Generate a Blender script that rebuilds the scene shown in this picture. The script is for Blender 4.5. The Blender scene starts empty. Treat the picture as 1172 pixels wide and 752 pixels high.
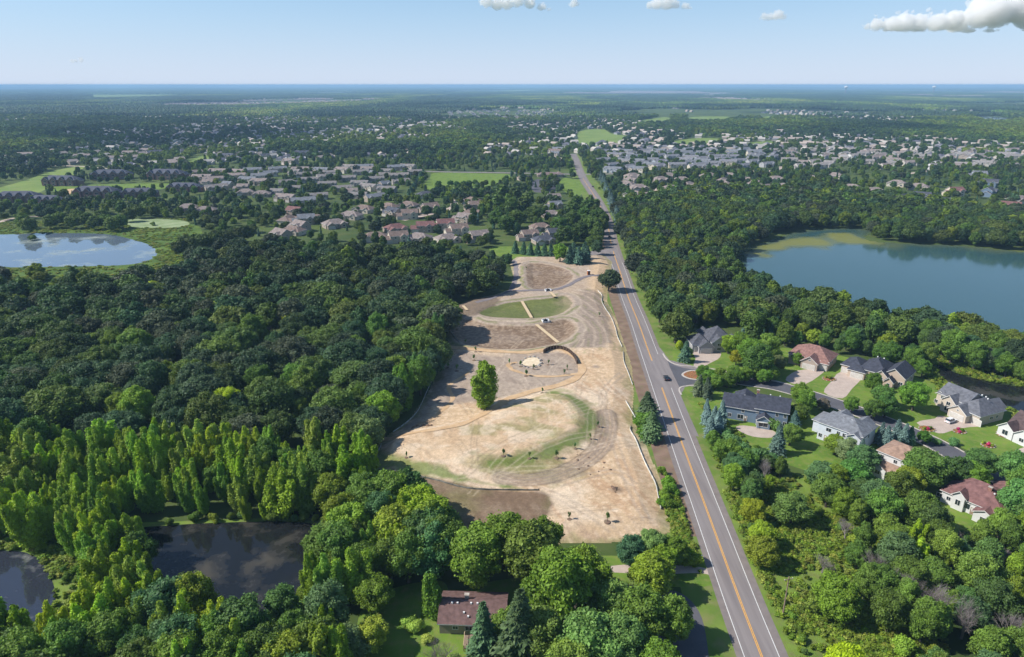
import bpy, math, random
import numpy as np
from mathutils import Vector, Matrix
R = math.radians
rng = np.random.default_rng(11)
random.seed(5)
SC = bpy.context.scene
COL = SC.collection

# ------------------------------------------------------------------ camera model (used to survey positions off the photograph)
F, HC = 781.0, 112.5
TH = math.atan(279.0 / F)
CT, ST = math.cos(TH), math.sin(TH)

def P(px, py, z=0.0):
    u = (px - 586) / F; v = (py - 376) / F
    dx, dy, dz = u, CT - v * ST, -ST - v * CT
    t = (z - HC) / dz
    return (dx * t, dy * t)

def proj(x, y, z=0.0):
    zz = z - HC
    fwd = y * CT - zz * ST
    up = y * ST + zz * CT
    return (586 + F * x / fwd, 376 - F * up / fwd)

# ------------------------------------------------------------------ small helpers
def tag(o, label=None, cat=None, group=None, kind=None):
    if label: o['label'] = label
    if cat: o['category'] = cat
    if group: o['group'] = group
    if kind: o['kind'] = kind
    return o

def link(name, data, parent=None, loc=(0, 0, 0), rz=0.0, scale=None, color=None):
    o = bpy.data.objects.new(name, data)
    COL.objects.link(o)
    o.location = loc
    o.rotation_euler = (0, 0, rz)
    if scale is not None: o.scale = scale if hasattr(scale, '__len__') else (scale,) * 3
    if parent is not None: o.parent = parent
    if color is not None: o.color = (*color, 1)
    return o

class MB:
    def __init__(s): s.v = []; s.f = []; s.m = []
    def add(s, vs, fs, mi=0):
        b = len(s.v); s.v += [tuple(p) for p in vs]
        for f in fs: s.f.append(tuple(b + i for i in f)); s.m.append(mi)
    def box(s, x0, x1, y0, y1, z0, z1, mi=0):
        s.add([(x0,y0,z0),(x1,y0,z0),(x1,y1,z0),(x0,y1,z0),(x0,y0,z1),(x1,y0,z1),(x1,y1,z1),(x0,y1,z1)],
              [(3,2,1,0),(4,5,6,7),(0,1,5,4),(1,2,6,5),(2,3,7,6),(3,0,4,7)], mi)
    def obox(s, c, sx, sy, sz, rz=0, mi=0):
        ca, sa = math.cos(rz), math.sin(rz)
        vs = []
        for z in (-sz/2, sz/2):
            for a, b in ((-1,-1),(1,-1),(1,1),(-1,1)):
                x, y = a*sx/2, b*sy/2
                vs.append((c[0]+x*ca-y*sa, c[1]+x*sa+y*ca, c[2]+z))
        s.add(vs, [(3,2,1,0),(4,5,6,7),(0,1,5,4),(1,2,6,5),(2,3,7,6),(3,0,4,7)], mi)
    def tube(s, p0, p1, r0, r1, n=6, mi=0):
        a, b = Vector(p0), Vector(p1)
        d = (b - a)
        if d.length < 1e-6: return
        d.normalize()
        u = d.cross(Vector((0, 0, 1)))
        if u.length < 1e-3: u = Vector((1, 0, 0))
        u.normalize(); w = d.cross(u)
        vs = []
        for p, r in ((a, r0), (b, r1)):
            for k in range(n):
                t = 2*math.pi*k/n
                vs.append(p + (u*math.cos(t) + w*math.sin(t))*r)
        s.add(vs, [(k, (k+1) % n, n+(k+1) % n, n+k) for k in range(n)] + [tuple(range(n, 2*n)), tuple(reversed(range(n)))], mi)
    def prism(s, poly, z0, z1, mi=0):
        n = len(poly)
        s.add([(p[0], p[1], z0) for p in poly] + [(p[0], p[1], z1) for p in poly],
              [(i, (i+1) % n, n+(i+1) % n, n+i) for i in range(n)] + [tuple(range(n, 2*n)), tuple(reversed(range(n)))], mi)
    def mesh(s, name, mats, smooth=False):
        me = bpy.data.meshes.new(name)
        me.from_pydata(s.v, [], s.f)
        for m in (mats if isinstance(mats, (list, tuple)) else [mats]): me.materials.append(m)
        me.polygons.foreach_set('material_index', s.m)
        if smooth: me.polygons.foreach_set('use_smooth', [True]*len(s.f))
        me.update()
        return me

def spl(pts, closed=False, n=6):
    out = []; N = len(pts)
    g = (lambda i: pts[i % N]) if closed else (lambda i: pts[max(0, min(N-1, i))])
    for i in range(N if closed else N-1):
        p0, p1, p2, p3 = g(i-1), g(i), g(i+1), g(i+2)
        for k in range(n):
            t = k/n
            out.append(tuple(0.5*((2*p1[c]) + (-p0[c]+p2[c])*t + (2*p0[c]-5*p1[c]+4*p2[c]-p3[c])*t*t + (-p0[c]+3*p1[c]-3*p2[c]+p3[c])*t**3) for c in (0, 1)))
    if not closed: out.append(tuple(pts[-1]))
    return out

def G(pxs): return [P(*p) for p in pxs]
def GS(pxs, n=6): return spl(G(pxs), True, n)

def inpoly(x, y, poly):
    x = np.asarray(x, float); y = np.asarray(y, float)
    r = np.zeros(x.shape, bool); n = len(poly)
    for i in range(n):
        x0, y0 = poly[i]; x1, y1 = poly[(i+1) % n]
        if y0 == y1: continue
        c = ((y0 > y) != (y1 > y)) & (x < (x1-x0)*(y-y0)/(y1-y0)+x0)
        r ^= c
    return r

def dline(x, y, pts, closed=False):
    x = np.asarray(x, float); y = np.asarray(y, float)
    d = np.full(x.shape, 1e9); n = len(pts)
    for i in range(n if closed else n-1):
        x0, y0 = pts[i]; x1, y1 = pts[(i+1) % n]
        vx, vy = x1-x0, y1-y0; L = vx*vx+vy*vy+1e-9
        t = np.clip(((x-x0)*vx+(y-y0)*vy)/L, 0, 1)
        d = np.minimum(d, (x-x0-t*vx)**2+(y-y0-t*vy)**2)
    return np.sqrt(d)

def sdf(x, y, poly):   # >0 inside
    d = dline(x, y, poly, True)
    return np.where(inpoly(x, y, poly), d, -d)

_LAT = np.random.default_rng(3).random((256, 256))
def vnoise(x, y):
    xi = np.floor(x).astype(int); yi = np.floor(y).astype(int)
    fx = x-xi; fy = y-yi
    fx = fx*fx*(3-2*fx); fy = fy*fy*(3-2*fy)
    g = lambda a, b: _LAT[a % 256, b % 256]
    return (g(xi, yi)*(1-fx)+g(xi+1, yi)*fx)*(1-fy)+(g(xi, yi+1)*(1-fx)+g(xi+1, yi+1)*fx)*fy
def fbm(x, y, o=4):
    s = 0; a = .5; t = 0
    for k in range(o):
        s = s+a*vnoise(x*2**k+17.3*k, y*2**k+9.1*k); t += a; a *= .5
    return s/t

# ------------------------------------------------------------------ materials
def mat(name, build):
    m = bpy.data.materials.new(name); m.use_nodes = True
    nt = m.node_tree; b = nt.nodes['Principled BSDF']
    b.inputs['Roughness'].default_value = .9
    b.inputs['Specular IOR Level'].default_value = .25
    build(nt, b)
    return m

def _n(nt, t, **k):
    n = nt.nodes.new(t)
    for a, v in k.items(): setattr(n, a, v)
    return n

def noise_col(c1, c2, scale=.2, detail=6, lo=.35, hi=.65, c3=None, scale3=3., amt3=.25, rough=.9, bump=0., coord='Object', spec=.2, stretch=None):
    def f(nt, b):
        tc = _n(nt, 'ShaderNodeTexCoord'); src = tc.outputs[coord]
        if stretch:
            mp = _n(nt, 'ShaderNodeMapping'); mp.inputs['Scale'].default_value = stretch
            nt.links.new(src, mp.inputs[0]); src = mp.outputs[0]
        no = _n(nt, 'ShaderNodeTexNoise'); no.inputs['Scale'].default_value = scale; no.inputs['Detail'].default_value = detail
        nt.links.new(src, no.inputs[0])
        r = _n(nt, 'ShaderNodeValToRGB'); r.color_ramp.elements[0].position = lo; r.color_ramp.elements[1].position = hi
        r.color_ramp.elements[0].color = (*c1, 1); r.color_ramp.elements[1].color = (*c2, 1)
        nt.links.new(no.outputs[0], r.inputs[0]); out = r.outputs[0]
        if c3:
            n3 = _n(nt, 'ShaderNodeTexNoise'); n3.inputs['Scale'].default_value = scale3; n3.inputs['Detail'].default_value = 4
            nt.links.new(src, n3.inputs[0])
            r3 = _n(nt, 'ShaderNodeValToRGB'); r3.color_ramp.elements[0].position = .45; r3.color_ramp.elements[1].position = .7
            r3.color_ramp.elements[0].color = (0, 0, 0, 1); r3.color_ramp.elements[1].color = (amt3, amt3, amt3, 1)
            nt.links.new(n3.outputs[0], r3.inputs[0])
            mx = _n(nt, 'ShaderNodeMix', data_type='RGBA'); mx.inputs[7].default_value = (*c3, 1)
            nt.links.new(r3.outputs[0], mx.inputs[0]); nt.links.new(out, mx.inputs[6]); out = mx.outputs[2]
        nt.links.new(out, b.inputs['Base Color'])
        b.inputs['Roughness'].default_value = rough; b.inputs['Specular IOR Level'].default_value = spec
        if bump:
            nb = _n(nt, 'ShaderNodeTexNoise'); nb.inputs['Scale'].default_value = 4; nb.inputs['Detail'].default_value = 5
            nt.links.new(src, nb.inputs[0])
            bp = _n(nt, 'ShaderNodeBump'); bp.inputs['Strength'].default_value = bump; bp.inputs['Distance'].default_value = .3
            nt.links.new(nb.outputs[0], bp.inputs['Height']); nt.links.new(bp.outputs[0], b.inputs['Normal'])
    return f

def objcol(amp=.25, scale=1.2, rough=.85, rnd=.0):
    """colour of the object itself, broken up by noise"""
    def f(nt, b):
        oi = _n(nt, 'ShaderNodeObjectInfo'); tc = _n(nt, 'ShaderNodeTexCoord')
        no = _n(nt, 'ShaderNodeTexNoise'); no.inputs['Scale'].default_value = scale; no.inputs['Detail'].default_value = 5
        nt.links.new(tc.outputs['Object'], no.inputs[0])
        mr = _n(nt, 'ShaderNodeMapRange'); mr.inputs[1].default_value = .25; mr.inputs[2].default_value = .75
        mr.inputs[3].default_value = 1-amp; mr.inputs[4].default_value = 1+amp
        nt.links.new(no.outputs[0], mr.inputs[0]); fac = mr.outputs[0]
        if rnd:
            m2 = _n(nt, 'ShaderNodeMath', operation='MULTIPLY_ADD'); m2.inputs[1].default_value = 2*rnd; m2.inputs[2].default_value = 1-rnd
            nt.links.new(oi.outputs['Random'], m2.inputs[0])
            m3 = _n(nt, 'ShaderNodeMath', operation='MULTIPLY'); nt.links.new(fac, m3.inputs[0]); nt.links.new(m2.outputs[0], m3.inputs[1]); fac = m3.outputs[0]
        vm = _n(nt, 'ShaderNodeVectorMath', operation='SCALE')
        nt.links.new(oi.outputs['Color'], vm.inputs[0]); nt.links.new(fac, vm.inputs['Scale'])
        nt.links.new(vm.outputs[0], b.inputs['Base Color']); b.inputs['Roughness'].default_value = rough
    return f

_U = 'zero one two three four five six seven eight nine ten eleven twelve thirteen fourteen fifteen sixteen seventeen eighteen nineteen'.split()
_T = 'x x twenty thirty forty fifty sixty seventy eighty ninety'.split()
def numw(n):
    n = int(max(0, min(100, round(n))))
    return 'a hundred' if n == 100 else _U[n] if n < 20 else _T[n//10]+('-'+_U[n % 10] if n % 10 else '')
def pct(px, py): return f"{numw(px/11.72)} percent across and {numw(py/7.52)} down"

def leafmat(name, rnd=.25, trans=.34, inst=False, gain=2.7):
    m = bpy.data.materials.new(name); m.use_nodes = True; nt = m.node_tree
    b = nt.nodes['Principled BSDF']; out = nt.nodes['Material Output']
    oi = _n(nt, 'ShaderNodeObjectInfo'); at = _n(nt, 'ShaderNodeAttribute', attribute_name='tone')
    csrc = oi.outputs['Color']
    if inst: ia = _n(nt, 'ShaderNodeAttribute', attribute_name='icol', attribute_type='INSTANCER'); csrc = ia.outputs['Color']
    # random per plant: brightness and a shift towards yellow
    m2 = _n(nt, 'ShaderNodeMath', operation='MULTIPLY_ADD'); m2.inputs[1].default_value = 2*rnd*gain; m2.inputs[2].default_value = (1-rnd)*gain
    nt.links.new(oi.outputs['Random'], m2.inputs[0])
    m3 = _n(nt, 'ShaderNodeMath', operation='MULTIPLY'); nt.links.new(at.outputs['Fac'], m3.inputs[0]); nt.links.new(m2.outputs[0], m3.inputs[1])
    vm = _n(nt, 'ShaderNodeVectorMath', operation='SCALE'); nt.links.new(csrc, vm.inputs[0]); nt.links.new(m3.outputs[0], vm.inputs['Scale'])
    hs = _n(nt, 'ShaderNodeHueSaturation')
    m4 = _n(nt, 'ShaderNodeMath', operation='MULTIPLY'); m4.inputs[1].default_value = 37.7; nt.links.new(oi.outputs['Random'], m4.inputs[0])
    m5 = _n(nt, 'ShaderNodeMath', operation='FRACT'); nt.links.new(m4.outputs[0], m5.inputs[0])
    m6 = _n(nt, 'ShaderNodeMath', operation='MULTIPLY_ADD'); m6.inputs[1].default_value = .035; m6.inputs[2].default_value = .464
    nt.links.new(m5.outputs[0], m6.inputs[0]); nt.links.new(m6.outputs[0], hs.inputs['Hue'])
    hs.inputs['Saturation'].default_value = 1.08
    nt.links.new(vm.outputs[0], hs.inputs['Color'])
    nt.links.new(hs.outputs[0], b.inputs['Base Color'])
    b.inputs['Roughness'].default_value = .62; b.inputs['Specular IOR Level'].default_value = .3
    tr = _n(nt, 'ShaderNodeBsdfTranslucent'); nt.links.new(hs.outputs[0], tr.inputs[0])
    mx = _n(nt, 'ShaderNodeMixShader'); mx.inputs[0].default_value = trans
    nt.links.new(b.outputs[0], mx.inputs[1]); nt.links.new(tr.outputs[0], mx.inputs[2]); nt.links.new(mx.outputs[0], out.inputs[0])
    return m

def plain(c, rough=.8, metal=0., spec=.3):
    def f(nt, b):
        b.inputs['Base Color'].default_value = (*c, 1); b.inputs['Roughness'].default_value = rough
        b.inputs['Metallic'].default_value = metal; b.inputs['Specular IOR Level'].default_value = spec
    return f

def water(name, deep, film, film_scale, film_lo, film_hi, rough=.05, ior=1.33, wave=.15, wscale=.35, poly=None, edge=None):
    """water: dark body, film by noise for weed and painted reflections, mirror by Fresnel"""
    def f(nt, b):
        tc = _n(nt, 'ShaderNodeTexCoord')
        no = _n(nt, 'ShaderNodeTexNoise'); no.inputs['Scale'].default_value = film_scale; no.inputs['Detail'].default_value = 8; no.inputs['Roughness'].default_value = .6
        nt.links.new(tc.outputs['Object'], no.inputs[0])
        r = _n(nt, 'ShaderNodeValToRGB'); r.color_ramp.elements[0].position = film_lo; r.color_ramp.elements[1].position = film_hi
        nt.links.new(no.outputs[0], r.inputs[0]); fac = r.outputs[0]
        if edge:   # weed that grows along the shore, carried by a mesh attribute
            at = _n(nt, 'ShaderNodeAttribute', attribute_name='weed')
            ad = _n(nt, 'ShaderNodeMath', operation='ADD', use_clamp=True); nt.links.new(at.outputs['Fac'], ad.inputs[0]); nt.links.new(fac, ad.inputs[1]); fac = ad.outputs[0]
        mx = _n(nt, 'ShaderNodeMix', data_type='RGBA'); mx.inputs[6].default_value = (*deep, 1); mx.inputs[7].default_value = (*film, 1)
        nt.links.new(fac, mx.inputs[0]); nt.links.new(mx.outputs[2], b.inputs['Base Color'])
        mr = _n(nt, 'ShaderNodeMapRange'); mr.inputs[3].default_value = rough; mr.inputs[4].default_value = .55
        nt.links.new(fac, mr.inputs[0]); nt.links.new(mr.outputs[0], b.inputs['Roughness'])
        b.inputs['IOR'].default_value = ior; b.inputs['Specular IOR Level'].default_value = .5
        wv = _n(nt, 'ShaderNodeTexNoise'); wv.inputs['Scale'].default_value = wscale; wv.inputs['Detail'].default_value = 4
        nt.links.new(tc.outputs['Object'], wv.inputs[0])
        bp = _n(nt, 'ShaderNodeBump'); bp.inputs['Strength'].default_value = wave; bp.inputs['Distance'].default_value = .06
        nt.links.new(wv.outputs[0], bp.inputs['Height']); nt.links.new(bp.outputs[0], b.inputs['Normal'])
    return mat(name, f)

M = {}
M['ground'] = mat('ground_grass', noise_col((.035,.065,.016), (.085,.125,.03), .012, 8, .35, .65, (.12,.13,.05), .09, .5))
M['lawn'] = mat('lawn', noise_col((.085,.165,.022), (.16,.25,.035), .12, 8, .3, .7, (.22,.22,.07), .5, .6, bump=.3))
M['verge'] = mat('verge_grass', noise_col((.085,.155,.022), (.16,.23,.045), .12, 8, .3, .7, (.22,.2,.09), .25, .7))
M['meadow'] = mat('meadow_grass', noise_col((.1,.175,.025), (.2,.28,.05), .1, 8, .3, .7, (.16,.14,.07), .35, .6, bump=.5))
M['marsh'] = mat('marsh_reeds', noise_col((.05,.105,.018), (.13,.2,.03), .05, 8, .35, .65, (.03,.06,.015), .2, .7, bump=.5))
M['field'] = mat('field_grass', noise_col((.12,.2,.04), (.2,.27,.06), .02, 6, .3, .7, (.24,.25,.1), .08, .5))
M['dirt_dark'] = mat('bare_brown_earth', noise_col((.16,.105,.075), (.28,.19,.14), .25, 8, .3, .7, (.1,.13,.04), .5, .35))
M['asphalt'] = mat('worn_asphalt', noise_col((.2,.178,.175), (.26,.232,.226), .35, 8, .3, .7, (.16,.14,.14), .9, .5, stretch=(1, .06, 1)))
M['shoulder'] = mat('shoulder_asphalt', noise_col((.18,.155,.15), (.23,.2,.19), .5, 8, .3, .7, (.24,.2,.17), 1.5, .4))
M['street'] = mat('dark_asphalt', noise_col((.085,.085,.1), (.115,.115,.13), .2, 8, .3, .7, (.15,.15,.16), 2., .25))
M['white_line'] = mat('white_road_paint', noise_col((.6,.6,.58), (.75,.75,.73), 1.5, 6, .3, .7))
M['yellow_line'] = mat('yellow_road_paint', noise_col((.68,.33,.05), (.8,.42,.08), 1.5, 6, .3, .7))
M['kerb'] = mat('concrete_kerb', noise_col((.42,.38,.34), (.55,.5,.45), 1., 5))
M['concrete'] = mat('concrete_drive', noise_col((.42,.34,.29), (.52,.43,.37), .4, 6, .3, .7, (.35,.29,.25), 2., .3))
M['path_tan'] = mat('tan_gravel', noise_col((.46,.30,.16), (.6,.42,.25), .35, 7, .3, .7, (.6,.48,.35), 1.5, .3))
M['path_grey'] = mat('path_asphalt', noise_col((.17,.15,.16), (.24,.21,.21), .5, 7, .3, .7))
M['dock_wood'] = mat('pale_planks', noise_col((.55,.42,.25), (.7,.56,.36), 1., 5, stretch=(4, 1, 1)))
M['wall_col'] = mat('house_wall', objcol(.07, .8, .85))
M['roof_col'] = mat('roof_shingles', objcol(.38, .9, .9))
M['trim'] = mat('white_trim', noise_col((.6,.6,.6), (.75,.74,.72), 1., 4))
M['glass'] = mat('window_glass', plain((.02,.03,.04), .08, 0, .6))
M['garage'] = mat('garage_door_paint', noise_col((.5,.47,.43), (.62,.59,.55), .6, 4))
M['brick'] = mat('brick', noise_col((.24,.12,.09), (.36,.2,.15), 3., 5))
M['stone'] = mat('stone', noise_col((.35,.3,.26), (.5,.45,.4), 1.5, 6))
M['wood'] = mat('weathered_wood', noise_col((.2,.14,.1), (.32,.24,.19), 1.2, 5, stretch=(6, 1, 1)))
M['bark'] = mat('bark', noise_col((.06,.05,.04), (.13,.11,.09), 2., 5, stretch=(1, 1, .3)))
M['dead'] = mat('dead_twigs', noise_col((.17,.145,.14), (.3,.265,.255), 1., 5))
M['leaf'] = leafmat('foliage')
M['needle'] = leafmat('needles', .2, .05)
M['leaf_far'] = leafmat('foliage_far', .3, .25, True, 1.75)
M['silt'] = mat('silt_fence_fabric', noise_col((.4,.4,.37), (.66,.66,.62), .8, 5))
M['silt_dark'] = mat('dark_fabric', noise_col((.12,.12,.11), (.3,.3,.27), .5, 5))
M['black'] = mat('black_metal', plain((.02,.02,.022), .5))
M['tyre'] = mat('rubber', plain((.02,.02,.02), .8))
M['rim'] = mat('alloy', plain((.5,.5,.5), .35, .8))
M['carpaint'] = mat('car_paint', objcol(.01, 1, .25))
M['white'] = mat('white_paint', noise_col((.7,.7,.7), (.8,.8,.8), 2., 3))
M['lamp'] = mat('lamp_lens', plain((.6,.6,.55), .2))
M['rock'] = mat('pale_rock', noise_col((.28,.26,.23), (.45,.42,.38), 1.5, 6))
M['flower'] = mat('flowers', noise_col((.25,.05,.05), (.4,.2,.08), 2.5, 4, .4, .6, (.06,.13,.03), 1.5, .95))
M['orange'] = mat('rust_paint', plain((.32,.1,.03), .7))
# ------------------------------------------------------------------ setting: ground, water, roads
def sheet(name, poly, m, z, label=None):
    mb = MB(); n = len(poly)
    mb.add([(p[0], p[1], z) for p in poly], [tuple(range(n))])
    me = mb.mesh(name, m)
    if me.polygons[0].normal.z < 0: me.flip_normals()
    return tag(link(name, me), label, kind='structure')

def jag(poly, amp, seed=0):
    r = random.Random(seed)
    return [(x+r.uniform(-amp, amp), y+r.uniform(-amp, amp)) for x, y in poly]

# base ground: one disc to the horizon
mb = MB(); rings = [0, 400, 1500, 6000, 20000, 45000]; N = 96
mb.v.append((0, 0, 0))
for r in rings[1:]:
    for k in range(N): mb.v.append((r*math.cos(2*math.pi*k/N), r*math.sin(2*math.pi*k/N), 0))
for k in range(N): mb.f.append((0, 1+k, 1+(k+1) % N)); mb.m.append(0)
for i in range(1, len(rings)-1):
    a, b = 1+(i-1)*N, 1+i*N
    for k in range(N): mb.f.append((a+k, b+k, b+(k+1) % N, a+(k+1) % N)); mb.m.append(0)
tag(link('ground', mb.mesh('ground', M['ground'])), 'green ground stretching to the horizon', kind='structure')

# ---- roads
ROAD = [(960,985),(905,840),(872,752),(845,682),(812,592),(779.7,505),(760,450.5),(741.6,400),(730.4,368.5),(718.3,338.3),(710,312),(703.5,293),(699,276.5),(696.5,262),(693,250),(687,236),(679,222),(669.5,208),(664.5,198),(661.5,189),(659,182),(656,176)]
ROADG = spl(G(ROAD), False, 8)
EW = [(300,189),(400,193),(500,196.5),(560,197.5),(620,198.5),(664,199.5),(700,199),(760,196),(830,190)]
EWG = spl(G(EW), False, 6)
STREET = [(760,427),(795,427),(818,430),(850,436),(884,441),(915,449),(950,460),(990,474),(1030,490),(1066,506),(1095,522),(1125,540),(1160,562),(1230,605)]
STREETG = spl(G(STREET), False, 8)

def offline(pts, off, w=None):
    """points offset sideways from a polyline (positive = right of travel)"""
    out = []
    for i, p in enumerate(pts):
        a = pts[max(0, i-1)]; b = pts[min(len(pts)-1, i+1)]
        dx, dy = b[0]-a[0], b[1]-a[1]; L = math.hypot(dx, dy) or 1
        o = off(i) if callable(off) else off
        out.append((p[0]+dy/L*o, p[1]-dx/L*o))
    return out

def ribbon(name, pts, o0, o1, m, z, label=None, parent=None, kind='structure', hfun=None):
    a, b = offline(pts, o0), offline(pts, o1)
    mb = MB(); n = len(pts)
    for q in (a, b):
        for p in q: mb.v.append((p[0], p[1], z+(hfun(p[0], p[1]) if hfun else 0)))
    for i in range(n-1):
        mb.f.append((i, n+i, n+i+1, i+1)); mb.m.append(0)
    me = mb.mesh(name, m)
    o = link(name, me, parent)
    if parent is None: tag(o, label, kind=kind)
    return o

# open green and brown areas under everything
sheet('verge', offline(ROADG, -13)[:] + offline(ROADG, lambda i: 15)[::-1], M['verge'], .004, 'grass verge along both sides of the main road')
sheet('meadow', GS([(868,700),(850,640),(838,590),(850,560),(900,545),(980,545),(1060,600),(1040,700),(1080,860),(940,900)]), M['meadow'], .012, 'rough scrubby meadow right of the main road')
MARSH = GS([(-160,258),(-40,256),(60,262),(135,262),(215,256),(232,268),(222,290),(206,304),(196,318),(150,330),(60,338),(-160,345)])
sheet('marsh', MARSH, M['marsh'], .012, 'green reed marsh round the left pond')
POND_L = GS([(-150,268),(-60,267),(0,268.5),(40,267),(90,267),(125,268.5),(155,275),(172,281),(180,288),(176,295),(160,301),(130,304),(80,305),(20,306),(-60,307),(-150,310)])
ALG = GS([(143,252),(170,250.5),(205,252),(217,256),(205,260),(170,261),(150,260)])
LAKE = GS([(835,302),(850,290),(868,281),(900,271),(930,263.5),(960,262),(990,264),(984,272),(1000,278),(1060,281),(1110,284),(1172,290),(1260,295),(1420,300),(1420,470),(1260,425),(1172,405),(1100,384),(1040,372),(980,362),(910,348),(862,334),(842,318)])
POND_H = GS([(1075,414),(1090,425),(1120,434),(1172,444),(1300,470),(1300,520),(1190,482),(1148,466),(1110,450),(1078,432)])
POND_B = GS([(150,606),(200,601),(260,598),(330,597),(372,603),(372,625),(350,655),(338,690),(325,712),(290,722),(230,716),(195,700),(184,676),(172,645),(152,622)])
POND_BL = GS([(-220,640),(-60,632),(0,630),(35,634),(52,650),(62,672),(62,694),(40,712),(0,722),(-80,730),(-220,760)])
FARLAKE = GS([(1112,134),(1125,133),(1150,135),(1163,139),(1150,141.5),(1128,140.5),(1118,138)])
M['w_left'] = water('pond_water_silver', (.12,.16,.21), (.42,.46,.36), .03, .52, .75, .03, 2.1, .1, .25)
M['w_lake'] = water('lake_water', (.02,.06,.075), (.07,.1,.03), .012, .62, .8, .13, 1.5, .35, .5, edge=True)
M['w_dark'] = water('pond_water_dark', (.012,.014,.016), (.06,.055,.045), .09, .5, .66, .05, 1.38, .12, .6)
M['w_alg'] = mat('duckweed', noise_col((.2,.27,.12), (.3,.36,.2), .1, 6))
sheet('pond_water', POND_L, M['w_left'], .02, 'silver pond water among the reeds on the left')
sheet('duckweed_water', ALG, M['w_alg'], .02, 'small pond covered in pale duckweed')
sheet('pond_water', POND_H, M['w_dark'], .02, 'dark pond water behind the houses on the right')
sheet('grass_bank', GS([(130,605),(200,597),(330,593),(385,598),(385,640),(345,715),(290,735),(190,720),(160,660)]), M['meadow'], .008, 'grassy bank round the dark pond')
sheet('pond_water', POND_B, M['w_dark'], .02, 'dark pond water at the bottom left')
M['w_bl'] = water('pond_water_bright', (.03,.035,.05), (.3,.3,.3), .12, .55, .75, .04, 1.7, .12, .5)  # grey film paints cloud reflections into the corner pond
sheet('marsh', GS([(-220,610),(0,612),(60,612),(95,640),(105,690),(90,730),(40,750),(-220,780)]), M['meadow'], .006, 'grassy bank of the pond in the bottom left corner')
sheet('pond_water', POND_BL, M['w_bl'], .02, 'bright pond water in the bottom left corner')
sheet('lake_water', FARLAKE, M['w_left'], .3, 'small bright lake far off on the right')
# the big lake has a gridded sheet so that its shore weed follows the shore
def grid_sheet(name, poly, step, z, m, fun, label):
    xs = [p[0] for p in poly]; ys = [p[1] for p in poly]
    nx = int((max(xs)-min(xs))/step)+2; ny = int((max(ys)-min(ys))/step)+2
    X, Y = np.meshgrid(min(xs)+np.arange(nx)*step, min(ys)+np.arange(ny)*step)
    d = sdf(X, Y, poly)
    idx = -np.ones(X.shape, int); keep = d > -step*.7
    # keep verts of cells that touch the inside
    cell = keep[:-1, :-1] | keep[1:, :-1] | keep[:-1, 1:] | keep[1:, 1:]
    cell &= (d[:-1, :-1] > -step*.6)
    vm = np.zeros(X.shape, bool)
    vm[:-1, :-1] |= cell; vm[1:, :-1] |= cell; vm[:-1, 1:] |= cell; vm[1:, 1:] |= cell
    idx[vm] = np.arange(vm.sum())
    x, y, dd = X[vm], Y[vm], d[vm]
    me = bpy.data.meshes.new(name)
    jj, ii = np.nonzero(cell)
    faces = np.stack([idx[jj, ii], idx[jj, ii+1], idx[jj+1, ii+1], idx[jj+1, ii]], 1)
    zz = z(x, y, dd) if callable(z) else np.full(x.shape, z)
    me.vertices.add(len(x)); me.vertices.foreach_set('co', np.stack([x, y, zz], 1).astype(np.float32).ravel())
    me.loops.add(faces.size); me.loops.foreach_set('vertex_index', faces.ravel().astype(np.int32))
    me.polygons.add(len(faces)); me.polygons.foreach_set('loop_start', (np.arange(len(faces))*4).astype(np.int32))
    me.update(calc_edges=True)
    fun(me, x, y, dd)
    me.materials.append(m)
    me.polygons.foreach_set('use_smooth', [True]*len(faces))
    return tag(link(name, me), label, kind='structure')

NOTCH = G([(905,268),(940,263),(985,266),(1000,276),(960,279),(905,284),(868,292),(850,300),(856,285)])
def lake_w(me, x, y, d):
    n = fbm(x*.03, y*.03, 4)
    w = np.clip((13-d)/12+(n-.5)*3, 0, 1)*.35
    dn = sdf(x, y, NOTCH)
    w = np.maximum(w, np.clip((dn+2)/12+(n-.5)*5, 0, 1)*.85)
    at = me.attributes.new('weed', 'FLOAT', 'POINT'); at.data.foreach_set('value', w.astype(np.float32))
M['w_lake'] = water('lake_water', (.04,.095,.1), (.2,.2,.03), .012, .8, .95, .1, 1.45, .35, .5, edge=True)
grid_sheet('lake_water', LAKE, 4, .02, M['w_lake'], lake_w, 'blue green lake water with yellow weed near the shore')

# fields of grass far and near
FIELDS = [
 ([(-60,224),(0,214),(30,206),(60,196),(92,190),(96,192),(84,200),(60,212),(40,222),(0,228)], 'field'),
 ([(486,216),(492,204),(500,197.8),(556,198.6),(582,199.6),(580,206),(562,212),(530,216)], 'lawn'),
 ([(660,166),(664,150),(690,148),(700,153),(718,156),(712,163),(690,167)], 'field'),
 ([(733,138),(760,134),(770,138),(762,142),(735,141)], 'field'),
 ([(786,139),(790,134),(838,133.5),(842,138),(815,141.5),(795,141)], 'field'),
 ([(865,137),(880,133),(882,138),(872,139)], 'field'),
 ([(770,162),(800,158),(830,160),(815,165),(780,167)], 'field'),
 ([(845,168),(860,163),(885,162),(880,168),(860,170)], 'field'),
 ([(914,138),(926,136),(930,139),(920,140)], 'field'),
 ([(100,111),(120,104),(170,103),(225,105),(215,109),(150,112)], 'field'),
 ([(380,103),(510,102),(512,104),(400,105)], 'field'),
 ([(560,105),(600,103),(640,103),(668,104),(640,106.5),(600,107)], 'field'),
 ([(404,152),(430,150.5),(436,152),(420,154)], 'field'),
 ([(660,225),(640,214),(645,204),(661,207),(668,216)], 'lawn'),
 ([(590,300),(560,284),(610,282),(690,284),(690,292),(640,296)], 'lawn'),
 ([(55,216),(90,212),(190,210),(188,216),(90,222)], 'lawn'),
 ([(212,184),(236,178),(240,182),(220,190)], 'field'),
]
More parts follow.
